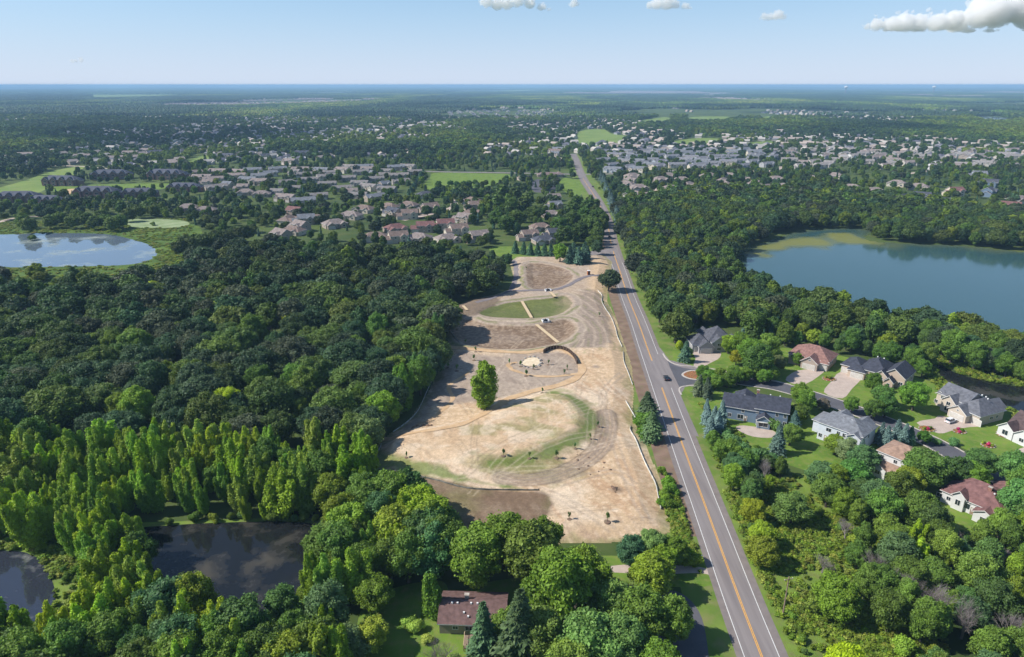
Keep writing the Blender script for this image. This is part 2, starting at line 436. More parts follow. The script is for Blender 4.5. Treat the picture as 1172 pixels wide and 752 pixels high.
for i, (pl, k) in enumerate(FIELDS):
    sheet('grass', GS(pl), M[k], .02 if pl[0][1] < 180 else .008, 'open grass')

# house plots, lawns
LAWNS = [
 [(780,395),(770,408),(783,418),(820,424),(870,432),(905,440),(940,450),(1000,470),(1050,492),(1100,512),(1172,545),(1260,560),(1260,470),(1172,462),(1120,455),(1060,435),(1010,420),(950,405),(860,395)],
 [(783,444),(800,439),(850,447),(905,460),(960,476),(1040,508),(1080,530),(1160,590),(1060,610),(1000,570),(940,545),(880,525),(845,515),(830,530),(800,480)],
 [(422,690),(455,672),(505,665),(515,690),(520,740),(520,860),(400,860),(408,720)],
 [(512,690),(620,660),(660,690),(650,860),(508,860)],
 [(650,645),(690,636),(760,640),(825,640),(832,660),(800,672),(700,668),(650,665)],
]
for i, l in enumerate(LAWNS): sheet('lawn', GS(l), M['lawn'], .0145+.0012*i, 'mown house lawn')
sheet('gravel_yard', GS([(605,690),(625,678),(660,690),(650,712),(625,712)]), M['concrete'], .022, 'gravel yard behind the brown roofed house')
sheet('driveway', GS([(690,650),(720,646),(770,647),(806,650),(822,660),(800,656),(760,657),(700,655)]), M['concrete'], .024, 'pale driveway joining the main road at the bottom')
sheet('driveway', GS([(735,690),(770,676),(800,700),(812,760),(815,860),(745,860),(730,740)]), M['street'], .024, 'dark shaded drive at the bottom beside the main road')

# road surfaces (each 4 mm above the one below)
rw = lambda i: 5.6
ribbon('main_road', ROADG, -5.3, 5.6, M['shoulder'], .032, 'two lane asphalt road running to the horizon')
ribbon('road_lanes', ROADG, -3.75, 3.75, M['asphalt'], .038, 'paler asphalt of the two lanes')
ribbon('crossing_road', EWG, -5, 5, M['asphalt'], .030, 'road crossing the main road in the distance')
ribbon('road_shoulder_dirt', [p for p in ROADG if 150 < p[1] < 520], -10.5, -5.2, M['dirt_dark'], .020, 'brown earth shoulder left of the main road')
# turn lane flare at the street mouth and at the north junction
sheet('road_flare', G([(748,392),(757,400),(766,412),(790,418),(800,422),(800,440),(784,443),(779,452),(784,464),(790,478),(800,500),(790,497),(770,450)]), M['asphalt'], .034, 'widened asphalt at the street mouth')
sheet('street_mouth', GS([(764,413),(772,418),(782,421),(800,424),(840,431),(840,436),(815,440),(790,440),(780,443),(776,440)], 3), M['street'], .042, 'dark asphalt mouth of the side street')
sheet('road_flare', G([(697,285),(678,287),(664,291),(664,293.5),(690,296),(706,306)]), M['asphalt'], .034, 'short road joining from the left at the field corner')
ribbon('side_street', STREETG[6:], -4.2, 4.2, M['street'], .028, 'dark residential street curving between the houses')
def line_run(name, off, w, mat_, y0, y1, label, z=.044, dash=None):
    pts = [p for p in ROADG if y0 <= p[1] <= y1]
    # ends exactly at y0, y1 are not needed: the paint starts at the next survey point
    ribbon(name, pts, off-w/2, off+w/2, mat_, z, label)
yp = lambda py: P(700, py)[1]
def dense(pts, step=2.):
    out = [pts[0]]
    for a, b in zip(pts, pts[1:]):
        L = math.hypot(b[0]-a[0], b[1]-a[1]); n = max(1, int(L/step))
        for k in range(1, n+1): out.append((a[0]+(b[0]-a[0])*k/n, a[1]+(b[1]-a[1])*k/n))
    return out
ROADG = dense(ROADG)
for a, b in ((880, 441), (413.5, 287), (280, 204)):
    line_run('yellow_line', -.16, .17, M['yellow_line'], yp(a), yp(b), 'yellow centre line of the main road')
    line_run('yellow_line', .16, .17, M['yellow_line'], yp(a), yp(b), 'yellow centre line of the main road')
line_run('white_line', -3.65, .16, M['white_line'], yp(880), yp(300), 'white left edge line of the main road')
line_run('white_line', 3.65, .16, M['white_line'], yp(880), yp(442), 'white right edge line of the main road')
line_run('white_line', 3.65, .16, M['white_line'], yp(406), yp(300), 'white right edge line of the main road')
# kerbs of the street mouth and its planted island
def kerb(pts, label, w=.35, h=.13):
    mb = MB(); a, b = offline(pts, -w/2), offline(pts, w/2); n = len(pts)
    for i in range(n-1):
        mb.add([(*a[i],.03),(*b[i],.03),(*b[i+1],.03),(*a[i+1],.03),(*a[i],h+.03),(*b[i],h+.03),(*b[i+1],h+.03),(*a[i+1],h+.03)],
               [(4,5,6,7),(0,1,5,4),(1,2,6,5),(2,3,7,6),(3,0,4,7)])
    return tag(link('kerb', mb.mesh('kerb', M['kerb'])), label, kind='structure')
kerb(spl(G([(759,405),(762,410),(769,415.5),(780,418.5),(800,420),(830,425),(870,432),(905,440.5)]), False, 5), 'pale kerb on the far side of the street mouth', .6)
kerb(spl(G([(780,452),(777.5,447),(779,443.5),(786,442),(805,441)]), False, 5), 'pale kerb on the near side of the street mouth', .6)
kerb(offline(STREETG[14:-6], -4.35), 'pale kerb along the far side of the street', .45)
kerb(offline(STREETG[14:-6], 4.35), 'pale kerb along the near side of the street', .45)
ISL = spl(G([(781,429),(786,425.5),(794,424.5),(806,426.5),(812,430.5),(804,434),(795,434.5),(786,432.5)]), True, 4)
kerb(ISL+[ISL[0]], 'pale kerb round the planted island', .8, .15)
mb = MB(); mb.prism(ISL, .03, .12); tag(link('island_bed', mb.mesh('island_bed', M['flower'])), 'planted bed of the street island', kind='structure')
# concrete driveways of the houses
DRIVES = [
 ([(794,402),(822,401),(824,409),(812,416),(802,421),(794,419),(796,410)], 'driveway of the slate roofed house'),
 ([(913,424),(940,423),(945,424),(921,440),(899,435)], 'driveway of the maroon roofed house'),
 ([(962,426),(986,431),(975,445),(964,456),(943,449),(952,436)], 'driveway of the navy roofed house'),
 ([(1078,476),(1120,487),(1108,489),(1092,492),(1074,496),(1049,484),(1070,479)], 'driveway with the white car'),
 ([(1172,512),(1188,518),(1172,527),(1150,533),(1138,527),(1158,519)], 'driveway of the house at the right edge'),
 ([(842,490),(852,487),(885,493),(887,500),(872,501),(856,498)], 'paved patio behind the blue house'),
]
for pl, lab in DRIVES: sheet('driveway', GS(pl, 3), M['concrete'], .026, lab)
# suburb streets further off
for pts, w, lab in [
 ([(40,196),(58,190),(95,190.5),(130,193),(170,189)], 3.5, 'street left of the brick condominiums'),
 ([(735,262),(748,240),(752,222),(748,205)], 3.5, 'street between the hip roofed houses'),
 ([(460,252),(500,243),(520,236),(513,226)], 4, 'street between the brown roofed houses'),
 ([(300,200),(318,190),(345,182)], 4, 'street at the left townhouses'),
 ([(645,182),(620,176),(590,172)], 4, 'street left of the far road'),
 ([(505,166),(560,168),(610,170)], 4, 'distant street'),
 ([(800,197),(830,194),(880,196),(900,188)], 4, 'street among grey townhouses'),
 ([(1020,201),(1060,196),(1100,188),(1160,176)], 4, 'street among distant pale houses'),
 ([(-20,262),(15,250),(60,248),(90,254)], 3, 'path by the left pond'),
]: ribbon('street', dense(spl(G(pts), False, 5), 6), -w, w, M['concrete'], .03, lab)
sheet('parking_area', G([(607,209),(615,205),(634,207),(640,214),(634,222),(612,220),(606,214)]), M['street'], .03, 'car park beside the long brown roofed building')
sheet('building_site', GS([(60,228),(66,219),(88,216),(92,222),(84,230),(70,233)], 3), M['path_tan'], .03, 'bare tan building plot among the condominiums')

# ------------------------------------------------------------------ the earth field: one gridded sheet with relief and soils
SITE = G([(420,528),(430,512),(446,497),(466,484),(490,450),(503,424),(516,402),(512,386),(506,366),(514,352),(540,343),(565,338),(582,332),(588,318),(583,300),(592,294),(650,294),(690,292),(700,300),(695,325),(694,345),(703,362),(712,390),(722,420),(724,450),(722,478),(736,505),(746,530),(757,556),(762,590),(770,606),(756,614),(735,618),(690,622),(640,622),(600,640),(540,640),(480,590),(430,560)])
def SP(pl): return GS(pl, 5)
B1 = SP([(604,305),(603,323),(608,332),(621,333.5),(637,331),(648,327),(655,320),(654,316),(646,310.5),(632,306.5),(617,304)])
B2 = SP([(549,361),(568,352.5),(595,347.5),(628,344),(646,341),(654,349),(649,357.5),(632,364.5),(609,367),(583,366.6),(563,365.5)])
B3 = SP([(517.5,382),(521,371.5),(535,367),(550.5,373),(573,375.3),(600,376),(614,375),(628,371.5),(649,369),(658,378.5),(651,389),(638.6,395.5),(621,399),(600,402.5),(573,402.5),(547,400),(528,394)])
SLOPE = SP([(509,363),(516,350),(545,343),(568,342),(570,352),(549,362),(535,366),(522,370)])
TERR = SP([(660,345),(672,335),(690,340),(700,365),(700,395),(668,403),(650,399),(664,380),(664,362)])
GREYZ = SP([(500,430),(520,407),(560,410),(620,408),(650,410),(664,425),(648,440),(600,455),(560,462),(520,468),(495,470),(480,490),(462,492),(480,460)])
MOUND = SP([(440,515),(480,500),(540,487),(600,466),(640,458),(664,468),(677,485),(676,500),(660,514),(630,529),(590,540),(540,545),(480,535),(440,525)])
GRING = spl(G([(634,456),(648,461),(664,470),(675,482),(677,493),(669,504),(653,515),(632,525),(612,532),(585,538),(560,540)]), False, 6)
GBAND = spl(G([(694,478),(695,493),(688,515),(668,534),(640,548),(605,555),(575,553)]), False, 6)
LSTRIP = SP([(424,540),(455,544),(480,549),(520,558),(560,565),(590,568),(625,570),(628,590),(600,640),(520,640),(440,590)])
GBOT = SP([(425,522),(434,512),(440,522),(470,535),(520,548),(575,561),(612,566),(570,563),(500,552),(430,538)])
SOUTH = SP([(650,600),(700,596),(760,600),(765,625),(640,625)])
CIRC = spl(G([(597,420),(604,414.5),(614,414),(617.5,418),(616,422),(606,423.5),(599,422)]), True, 4)

def hsite(x, y):
    x = np.asarray(x, float); y = np.asarray(y, float)
    h = np.zeros(x.shape)
    for b, dep in ((B1, .8), (B2, .9), (B3, 1.1)):
        d = sdf(x, y, b); h -= 1.5*dep*np.clip((d+2)/6, 0, 1)
    d = sdf(x, y, MOUND); h += 2.6*np.clip((d+5)/10, 0, 1)**1.3
    h += .35*(fbm(x*.05, y*.05, 3)-.45)+.1*(fbm(x*.4+50, y*.4, 3)-.5)
    h = np.maximum(h, -1.6)
    e = sdf(x, y, SITE)
    return (h+1.65)*np.clip(e/7, 0, 1)+.05

def lin(r, g, b): return np.array([((c/255)/12.92 if c/255 <= .04045 else ((c/255+.055)/1.055)**2.4) for c in (r, g, b)])
def soil(me, x, y, d):
    n1 = fbm(x*.06, y*.06, 5); n2 = fbm(x*.25+40, y*.25, 5); n3 = fbm(x*.9+9, y*.9+3, 3)
    # streaks that follow the raking of the soil
    wx, wy = x*.82-y*.3+9*n1+3*n2, y*.95+x*.3+7*fbm(x*.05+30, y*.05, 3); st = .5*fbm(wx*.09, wy*.22, 5)+.5*fbm(x*.9+.35*y, y*.07, 4); hz_ = fbm(wx*.06+3, wy*.12, 6)
    K = .80
    C = {k: lin(*v)*K for k, v in dict(tan=(216,187,152), pale=(232,212,186), rust=(190,148,112), mulch=(136,114,95), mulch2=(166,146,124), lav=(176,160,145), lav2=(155,139,126), grn=(132,138,78), grn2=(100,130,52), basin=(112,120,72), strip=(134,112,92), shade=(132,116,100)).items()}  # shade: dark brown soil, and the painted shadow on the slope
    col = np.empty((len(x), 3)); col[:] = C['tan']
    def mixc(c, w, fac=1.):
        w = np.clip(w, 0, 1)[:, None]*fac
        col[:] = col*(1-w)+c*w
    def zone(c, poly, soft=1.5, amp=2.5, fac=1.):
        dd = sdf(x, y, poly)+(n2-.5)*amp*2; mixc(c, (dd+soft*.5)/soft, fac)
    mixc(C['pale'], (n1-.47)*5, .75); mixc(C['rust'], (st-.5)*6, .5); mixc(C['pale'], (n3-.55)*5, .35)
    north = (y > P(600, 402)[1])
    mixc(C['lav'], np.where(north, .75, 0)*(.6+n1*.6))
    mixc(C['tan'], np.clip(1-dline(x, y, spl(G([(688,300),(686,325),(690,345),(702,372),(712,400),(716,440)]), False, 4))/9, 0, 1)*1.6)
    zone(C['lav'], GREYZ, 4, 4, .85); mixc(C['lav2'], np.where(sdf(x, y, GREYZ) > 0, (st-.45)*4, 0), .6)
    zone(C['grn'], GREYZ, 3, 3, 0.0)
    # bands of contour raking on the terraces east of the basins
    ctr = P(590, 385); rr = np.hypot((x-ctr[0])*1.0, (y-ctr[1])*.62)
    zone(C['lav2'], TERR, 4, 4, .8)
    wv = np.sin(rr*1.15+n1*6)
    tz = (sdf(x, y, TERR) > -6) | (sdf(x, y, B3) > -10) & north
    mixc(C['pale'], np.where(tz, (wv-.5)*1.6, 0)*(.4+n2), .36); mixc(C['grn'], np.where(tz, (-wv-.55)*2, 0)*(n2 > .45), .4)
    # ring of mown and sparse green round the basins
    for b in (B1, B2, B3):
        dd = -sdf(x, y, b); mixc(C['lav'], np.clip(1-np.abs(dd-3)/4, 0, 1)*1.3, .8); mixc(C['grn'], np.clip(1-np.abs(dd-1.6-n2*3)/1.6, 0, 1)*(n1 > .42), .75)
        mixc(C['pale'], np.clip(1-np.abs(dd-5.2)/1.1, 0, 1)*(n2*1.4), .4)
    zone(C['shade'], SLOPE, 3, 3, .9)  # brown slope with its shadow painted into the soil colour
    for b in (B1, B3):
        zone(C['mulch'], b, 1, .8, .97); i = sdf(x, y, b) > 0; mixc(C['mulch2'], np.where(i, (n3-.45)*6, 0), .7); mixc(C['lav'], np.where(i, (n1-.5)*5, 0), .35)
    zone(C['basin'], B2, 1, .8, 1); i = sdf(x, y, B2) > 0
    mixc(C['grn'], np.where(i, (n1-.45)*4, 0), .5); mixc(C['mulch2'], np.where(i, np.clip((x-P(625,350)[0])/14, 0, 1)+(n2-.6), 0), .7)
    # plateau in the middle: straw with sparse green
    i = sdf(x, y, MOUND)
    mixc(C['tan'], (i+2)/4, .6); mixc(C['grn'], np.where(i > 0, (hz_-.5)*8, 0), .55); mixc(C['pale'], np.where(i > 0, (n2-.52)*7, 0), .6); mixc(C['rust'], np.where(i > 0, (.45-n1)*6, 0), .4)
    dg = dline(x, y, GRING)
    mixc(C['grn'], np.clip(1-(dg-3)/3+(n2-.5)*4, 0, 1)*.5); mixc(C['grn2'], np.clip(1-(dg-1.0)/1.4+(n2-.5)*3.5+(n3-.5)*2, 0, 1), .68)
    lower = P(612, 545); mixc(C['grn'], np.clip(1-np.hypot((x-lower[0])/20, (y-lower[1])/9)+(n2-.5), 0, 1)*1.2, .6)
    dg = dline(x, y, GBAND); mixc(C['lav2'], np.clip(1-(dg-2.8)/1.5+(n2-.5)*2, 0, 1)*(.75+.25*np.sin(dg*5)), .85)
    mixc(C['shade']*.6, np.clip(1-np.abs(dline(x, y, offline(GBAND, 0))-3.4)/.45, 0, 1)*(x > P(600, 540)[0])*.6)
    zone(C['strip'], LSTRIP, 1.5, 1, 1); i = sdf(x, y, LSTRIP) > 0; mixc(C['mulch2'], np.where(i, (st-.48)*6, 0), .5); mixc(C['grn'], np.where(i, (n1-.55)*6, 0), .35)
    zone(C['grn2'], GBOT, 2, 2.5, .75)
    mixc(C['lav'], np.where(sdf(x, y, SOUTH) > 0, (st-.45)*4, 0), .5)
    # scattered odd patches: manhole ring, slab, oval
    for (px, py, a, b, c) in ((706,566,2.6,2.2,'shade'),(682,424,2.4,2.0,'lav2'),(703,590,1.4,1.0,'pale'),(490,488,3.,1.2,'mulch')):
        q = P(px, py); mixc(C[c], np.clip(1.6-1.6*np.hypot((x-q[0])/a, (y-q[1])/b)+(n3-.5), 0, 1), .75)
    mixc(C['grn'], np.clip(1-(d-.5)/2.5+(n2-.5)*3, 0, 1), .55)
    # dirt lanes left by machines
    for ln in ([(740,600),(720,560),(700,500),(690,460),(660,448)], [(700,610),(640,575),(615,566)], [(725,560),(700,545),(640,560)], [(712,430),(690,455),(692,480)]):
        c = spl(G(ln), False, 5)
        for o in (-1.1, 1.1): mixc(C['lav'], np.clip(1-np.abs(dline(x, y, offline(c, o))-.15)/.55, 0, 1), .45)
    tr_ = random.Random(9)
    for k in range(34):
        x0, y0 = P(tr_.uniform(500, 740), tr_.uniform(430, 610)); a_ = tr_.choice((1.3, 1.75, 1.5, .4, 2.6))+tr_.uniform(-.3, .3); pl_ = [(x0, y0)]
        for q in range(9): a_ += tr_.uniform(-.16, .16); pl_.append((pl_[-1][0]+math.cos(a_)*5, pl_[-1][1]+math.sin(a_)*5))
        c_ = C['shade'] if k % 2 else C['pale']
        for o in (-.95, .95): mixc(c_, np.clip(1-dline(x, y, offline(pl_, o))/.42, 0, 1)*(n1 > .4), .35)
    col *= (.78+.44*n3)[:, None]
    a = me.color_attributes.new('soil', 'FLOAT_COLOR', 'POINT')
    a.data.foreach_set('color', np.concatenate([col, np.ones((len(x), 1))], 1).astype(np.float32).ravel())
def soilmat(nt, b):
    at = _n(nt, 'ShaderNodeVertexColor', layer_name='soil'); tc = _n(nt, 'ShaderNodeTexCoord')
    no = _n(nt, 'ShaderNodeTexNoise'); no.inputs['Scale'].default_value = 1.6; no.inputs['Detail'].default_value = 7; no.inputs['Roughness'].default_value = .7
    nt.links.new(tc.outputs['Object'], no.inputs[0])
    mr = _n(nt, 'ShaderNodeMapRange'); mr.inputs[1].default_value = .3; mr.inputs[2].default_value = .7; mr.inputs[3].default_value = .78; mr.inputs[4].default_value = 1.2
    nt.links.new(no.outputs[0], mr.inputs[0])
    vm = _n(nt, 'ShaderNodeVectorMath', operation='SCALE'); nt.links.new(at.outputs[0], vm.inputs[0]); nt.links.new(mr.outputs[0], vm.inputs['Scale'])
    nt.links.new(vm.outputs[0], b.inputs['Base Color']); b.inputs['Roughness'].default_value = .95; b.inputs['Specular IOR Level'].default_value = .1
    bp = _n(nt, 'ShaderNodeBump'); bp.inputs['Strength'].default_value = .6; bp.inputs['Distance'].default_value = .25
    nt.links.new(no.outputs[0], bp.inputs['Height']); nt.links.new(bp.outputs[0], b.inputs['Normal'])
M['soil'] = mat('bare_soil', soilmat)
def sz(x, y, d): return hsite(x, y)
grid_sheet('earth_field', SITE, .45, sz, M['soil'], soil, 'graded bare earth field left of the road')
hs1 = lambda x, y: float(hsite(np.array([x]), np.array([y]))[0])
def wob(pts, amp, seed):
    r = random.Random(seed); return [(x+r.uniform(-amp, amp), y+r.uniform(-amp, amp)) for x, y in pts]
def spath(name, pl, w, m, label, dz=.13):
    pts = dense(spl(G(pl), False, 6), 1.2)
    a = offline(pts, lambda i: -w/2+.25*math.sin(i*.9)+.15*math.sin(i*.37)); b = offline(pts, lambda i: w/2+.22*math.sin(i*.7+2))
    mb = MB(); n = len(pts)
    for k in range(5):
        for p, q in zip(a, b):
            x, y = p[0]+(q[0]-p[0])*k/4, p[1]+(q[1]-p[1])*k/4
            mb.v.append((x, y, 0))
    hz = hsite(np.array([v[0] for v in mb.v]), np.array([v[1] for v in mb.v]))
    mb.v = [(v[0], v[1], float(h)+dz) for v, h in zip(mb.v, hz)]
    for k in range(4):
        for i in range(n-1): mb.f.append((k*n+i, (k+1)*n+i, (k+1)*n+i+1, k*n+i+1)); mb.m.append(0)
    return tag(link(name, mb.mesh(name, m)), label, kind='structure')
spath('gravel_path', [(513,397),(530,402),(545,404.5),(585,407.5),(605,407.5),(621,405),(640,403),(656,411),(666,423),(663,434),(645,444),(619,450.5),(584,461),(560,477),(532,496),(498,504),(463,506.5),(438,503)], 3.2, M['path_tan'], 'tan gravel path sweeping across the earth field')
spath('gravel_path', [(592,419.5),(583,421),(583,425),(590,429),(611,434.6),(637,435.4),(661,432)], 1.8, M['path_tan'], 'narrow tan path round the sand circle', .09)
spath('gravel_path', [(541,428),(524,439),(513,448),(518.5,458.6),(513,469),(503,477),(495,486)], 1.6, M['path_tan'], 'narrow tan path under the field edge trees', .05)
spath('park_path', [(690,317),(681,318.7),(673,319.2),(663,323),(654,328),(644,332),(634,335),(614,335.5),(594,336),(580,335)], 3.0, M['path_grey'], 'grey path across the top of the earth field')
spath('park_path', [(587,298),(590,305),(590.5,317),(585,332),(570,342),(545,350)], 3.0, M['path_grey'], 'grey path at the top left of the earth field', .05)
mb = MB(); n = len(CIRC); hz = max(hs1(*p) for p in CIRC)
mb.prism(CIRC, hz-.6, hz+.12); tag(link('sand_circle', mb.mesh('sand_circle', mat('pale_sand', noise_col((.62,.5,.34), (.75,.64,.46), .6, 5)))), 'round pale sand play area', kind='structure')
# ------------------------------------------------------------------ vegetation meshes
def leaf_mesh(name, pts, nrm, size, tone, m, seed, core=None, elong=1.0, droop=None):
    g = np.random.default_rng(seed); N = len(pts)
    n = nrm+g.normal(0, .55, (N, 3)); n /= np.linalg.norm(n, axis=1)[:, None]+1e-9
    r = g.normal(0, 1, (N, 3)) if droop is None else droop+g.normal(0, .25, (N, 3))
    t = r-n*(r*n).sum(1)[:, None]; t /= np.linalg.norm(t, axis=1)[:, None]+1e-9
    b = np.cross(n, t)
    s = size*g.uniform(.6, 1.3, N)
    j = g.uniform(.65, 1.2, (4, N))
    V = np.empty((N, 4, 3))
    V[:, 0] = pts+t*(s*elong*j[0])[:, None]; V[:, 1] = pts+b*(s*.75*j[1])[:, None]
    V[:, 2] = pts-t*(s*elong*j[2])[:, None]; V[:, 3] = pts-b*(s*.75*j[3])[:, None]
    co = V.reshape(-1, 3); nf = N
    cf = []
    if core is not None:
        cv, cfaces = core; base = len(co); co = np.concatenate([co, cv]); cf = [tuple(base+i for i in f) for f in cfaces]
    me = bpy.data.meshes.new(name)
    li = list(np.arange(4*N)); starts = list(np.arange(N)*4)
    k = 4*N
    for f in cf: li += f; starts.append(k); k += len(f)
    me.vertices.add(len(co)); me.vertices.foreach_set('co', co.astype(np.float32).ravel())
    me.loops.add(len(li)); me.loops.foreach_set('vertex_index', np.array(li, np.int32))
    me.polygons.add(len(starts)); me.polygons.foreach_set('loop_start', np.array(starts, np.int32))
    me.update(calc_edges=True)
    at = me.attributes.new('tone', 'FLOAT', 'FACE')
    at.data.foreach_set('value', np.concatenate([tone*g.uniform(.8, 1.2, N), np.full(len(cf), .8)]).astype(np.float32))
    me.materials.append(m)
    return me

def ico(sub=1):
    t = (1+5**.5)/2
    v = [Vector(p).normalized() for p in ((-1,t,0),(1,t,0),(-1,-t,0),(1,-t,0),(0,-1,t),(0,1,t),(0,-1,-t),(0,1,-t),(t,0,-1),(t,0,1),(-t,0,-1),(-t,0,1))]
    f = [(0,11,5),(0,5,1),(0,1,7),(0,7,10),(0,10,11),(1,5,9),(5,11,4),(11,10,2),(10,7,6),(7,1,8),(3,9,4),(3,4,2),(3,2,6),(3,6,8),(3,8,9),(4,9,5),(2,4,11),(6,2,10),(8,6,7),(9,8,1)]
    for _ in range(sub):
        c = {}; nf = []
        def mid(a, b):
            k = (min(a, b), max(a, b))
            if k not in c: v.append(((v[a]+v[b])/2).normalized()); c[k] = len(v)-1
            return c[k]
        for a, b, d in f:
            x, y, z = mid(a, b), mid(b, d), mid(d, a); nf += [(a,x,z),(b,y,x),(d,z,y),(x,y,z)]
        f = nf
    return np.array([list(p) for p in v]), f

ICO1 = ico(1); ICO2 = ico(2)

def lobes_of(kind, g):
    """lobes (centre, radius) in metres for a tree of standard size; returns list and standard (height, radius)"""
    L = []
    if kind == 'oak':            # h 12
        for k in range(52):
            a = g.uniform(0, 2*math.pi); u = g.uniform(-.2, 1)
            rr = math.sqrt(max(0, 1-u*u)) if u > 0 else 1
            L.append((4.3*rr*math.cos(a)*g.uniform(.8,1.1), 4.3*rr*math.sin(a)*g.uniform(.8,1.1), 6.2+4.3*u*g.uniform(.85, 1.15), g.uniform(.75, 1.45)))
        L.append((0, 0, 6.6, 3.9)); L.append((1.5, 1, 6, 3.2)); L.append((-1.5, -1, 6.2, 3.2)); return L, 12, 5.6
    if kind == 'maple':          # h 12
        for k in range(44):
            a = g.uniform(0, 2*math.pi); u = g.uniform(-.75, 1); rr = math.sqrt(1-u*u)
            L.append((3.1*rr*math.cos(a)*g.uniform(.8,1.15), 3.1*rr*math.sin(a)*g.uniform(.8,1.15), 6.4+4.4*u*g.uniform(.85, 1.15), g.uniform(.6, 1.2)))
        L.append((0, 0, 6, 3)); L.append((0, 0, 8, 2.6)); return L, 12, 4.4
    if kind == 'shrub':          # h 3
        for k in range(10):
            a = g.uniform(0, 2*math.pi); r = g.uniform(0, 1.5); L.append((r*math.cos(a), r*math.sin(a), g.uniform(.6, 2.2), g.uniform(.6, 1.0)))
        return L, 3, 2.2
    if kind == 'column':
        for k in range(9): L.append((g.uniform(-.1,.1), g.uniform(-.1,.1), .5+k*.62, .95-.07*k))
        return L, 6.3, 1.
    return L, 10, 4

def crown(kind, seed, n, size, m):
    g = np.random.default_rng(seed)
    L, H, RR = lobes_of(kind, g); A = np.array(L)
    w = A[:, 3]**2; w /= w.sum()
    k = g.choice(len(A), n, p=w)
    d = g.normal(0, 1, (n, 3)); d[:, 2] += .25; d /= np.linalg.norm(d, axis=1)[:, None]
    pts = A[k, :3]+d*(A[k, 3]*(g.uniform(.72, 1.12, n)+.28*(g.random(n) < .12)))[:, None]
    # drop what lies deep in other lobes
    deep = np.zeros(n, bool)
    for c in A: deep |= ((pts-c[:3])**2).sum(1) < (c[3]*.62)**2
    keep = ~deep
    lt = g.uniform(.78, 1.22, len(A))
    pts, d, tone = pts[keep], d[keep], lt[k][keep]
    # added solid core hull, slightly darker, keeps light out of the crown
    cv = []; cf = []
    for c in A:
        b = len(cv); cv += list(c[:3]+ICO1[0]*c[3]*.64); cf += [tuple(b+i for i in f) for f in ICO1[1]]
    return leaf_mesh(kind+'_crown', pts, d, size, tone, m, seed, (np.array(cv), cf))

def plumes(seed, n, size, m, H0=13.):
    """upright cottonwood: feathery plumes with pointed tips and side sprigs"""
    g = np.random.default_rng(seed); ax = []
    k = int(g.integers(4, 7))
    for i in range(k):
        a = 2*math.pi*i/k+g.uniform(-.5, .5); r0 = 0 if i == 0 else g.uniform(1.2, 2.3); H = H0*(1. if i == 0 else g.uniform(.62, .95))
        b = np.array([r0*.35*math.cos(a), r0*.35*math.sin(a), g.uniform(.2, .9)]); t = np.array([r0*1.35*math.cos(a), r0*1.35*math.sin(a), H])
        R_ = g.uniform(1.25, 1.8); ax.append((b, t, R_, 1.))
        for q in range(11):     # side sprigs
            u = g.uniform(.1, .85); aa = g.uniform(0, 2*math.pi); p = b+(t-b)*u; L = g.uniform(1.3, 2.4)*(1.15-u)
            ax.append((p, p+np.array([math.cos(aa)*L*.75, math.sin(aa)*L*.75, L*.95]), g.uniform(.5, .85), .35))
    w = np.array([np.linalg.norm(t-b)*R_ for b, t, R_, _ in ax]); w /= w.sum()
    idx = g.choice(len(ax), n, p=w); B = np.array([a[0] for a in ax])[idx]; T = np.array([a[1] for a in ax])[idx]; RR = np.array([a[2] for a in ax])[idx]
    u = g.random(n)**.85; az = g.uniform(0, 2*math.pi, n)
    prof = np.sin(np.clip(u*.8+.14, 0, 1)*math.pi)**.55*(1-u*.25)
    md = .45+1.05*vnoise(az*1.6+idx*7., u*9+idx*3.)
    rr = RR*prof*md*g.uniform(.55, 1.1, n)
    pts = B+(T-B)*u[:, None]; pts = pts+np.stack([rr*np.cos(az), rr*np.sin(az), g.normal(0, .15, n)], 1)
    nr = np.stack([np.cos(az), np.sin(az), np.full(n, .35)], 1)
    tone = (.8+.4*g.random(len(ax)))[idx]
    cv = []; cf = []
    for b, t, R_, c in ax:
        if c < 1: continue
        o = len(cv)
        for q, s_ in ((.08, .4), (.35, .55), (.7, .4)):
            p = b+(t-b)*q
            for e in range(6): cv.append((p[0]+R_*s_*math.cos(e*math.pi/3), p[1]+R_*s_*math.sin(e*math.pi/3), p[2]))
        cv.append(tuple(b+(t-b)*.95))
        for l in (0, 1): cf += [(o+l*6+e, o+l*6+(e+1) % 6, o+l*6+6+(e+1) % 6, o+l*6+6+e) for e in range(6)]
        cf += [(o+12+e, o+12+(e+1) % 6, o+18) for e in range(6)]
    return leaf_mesh('cotton_crown', pts, nr, size, tone, m, seed, (np.array(cv), cf), 1.25)

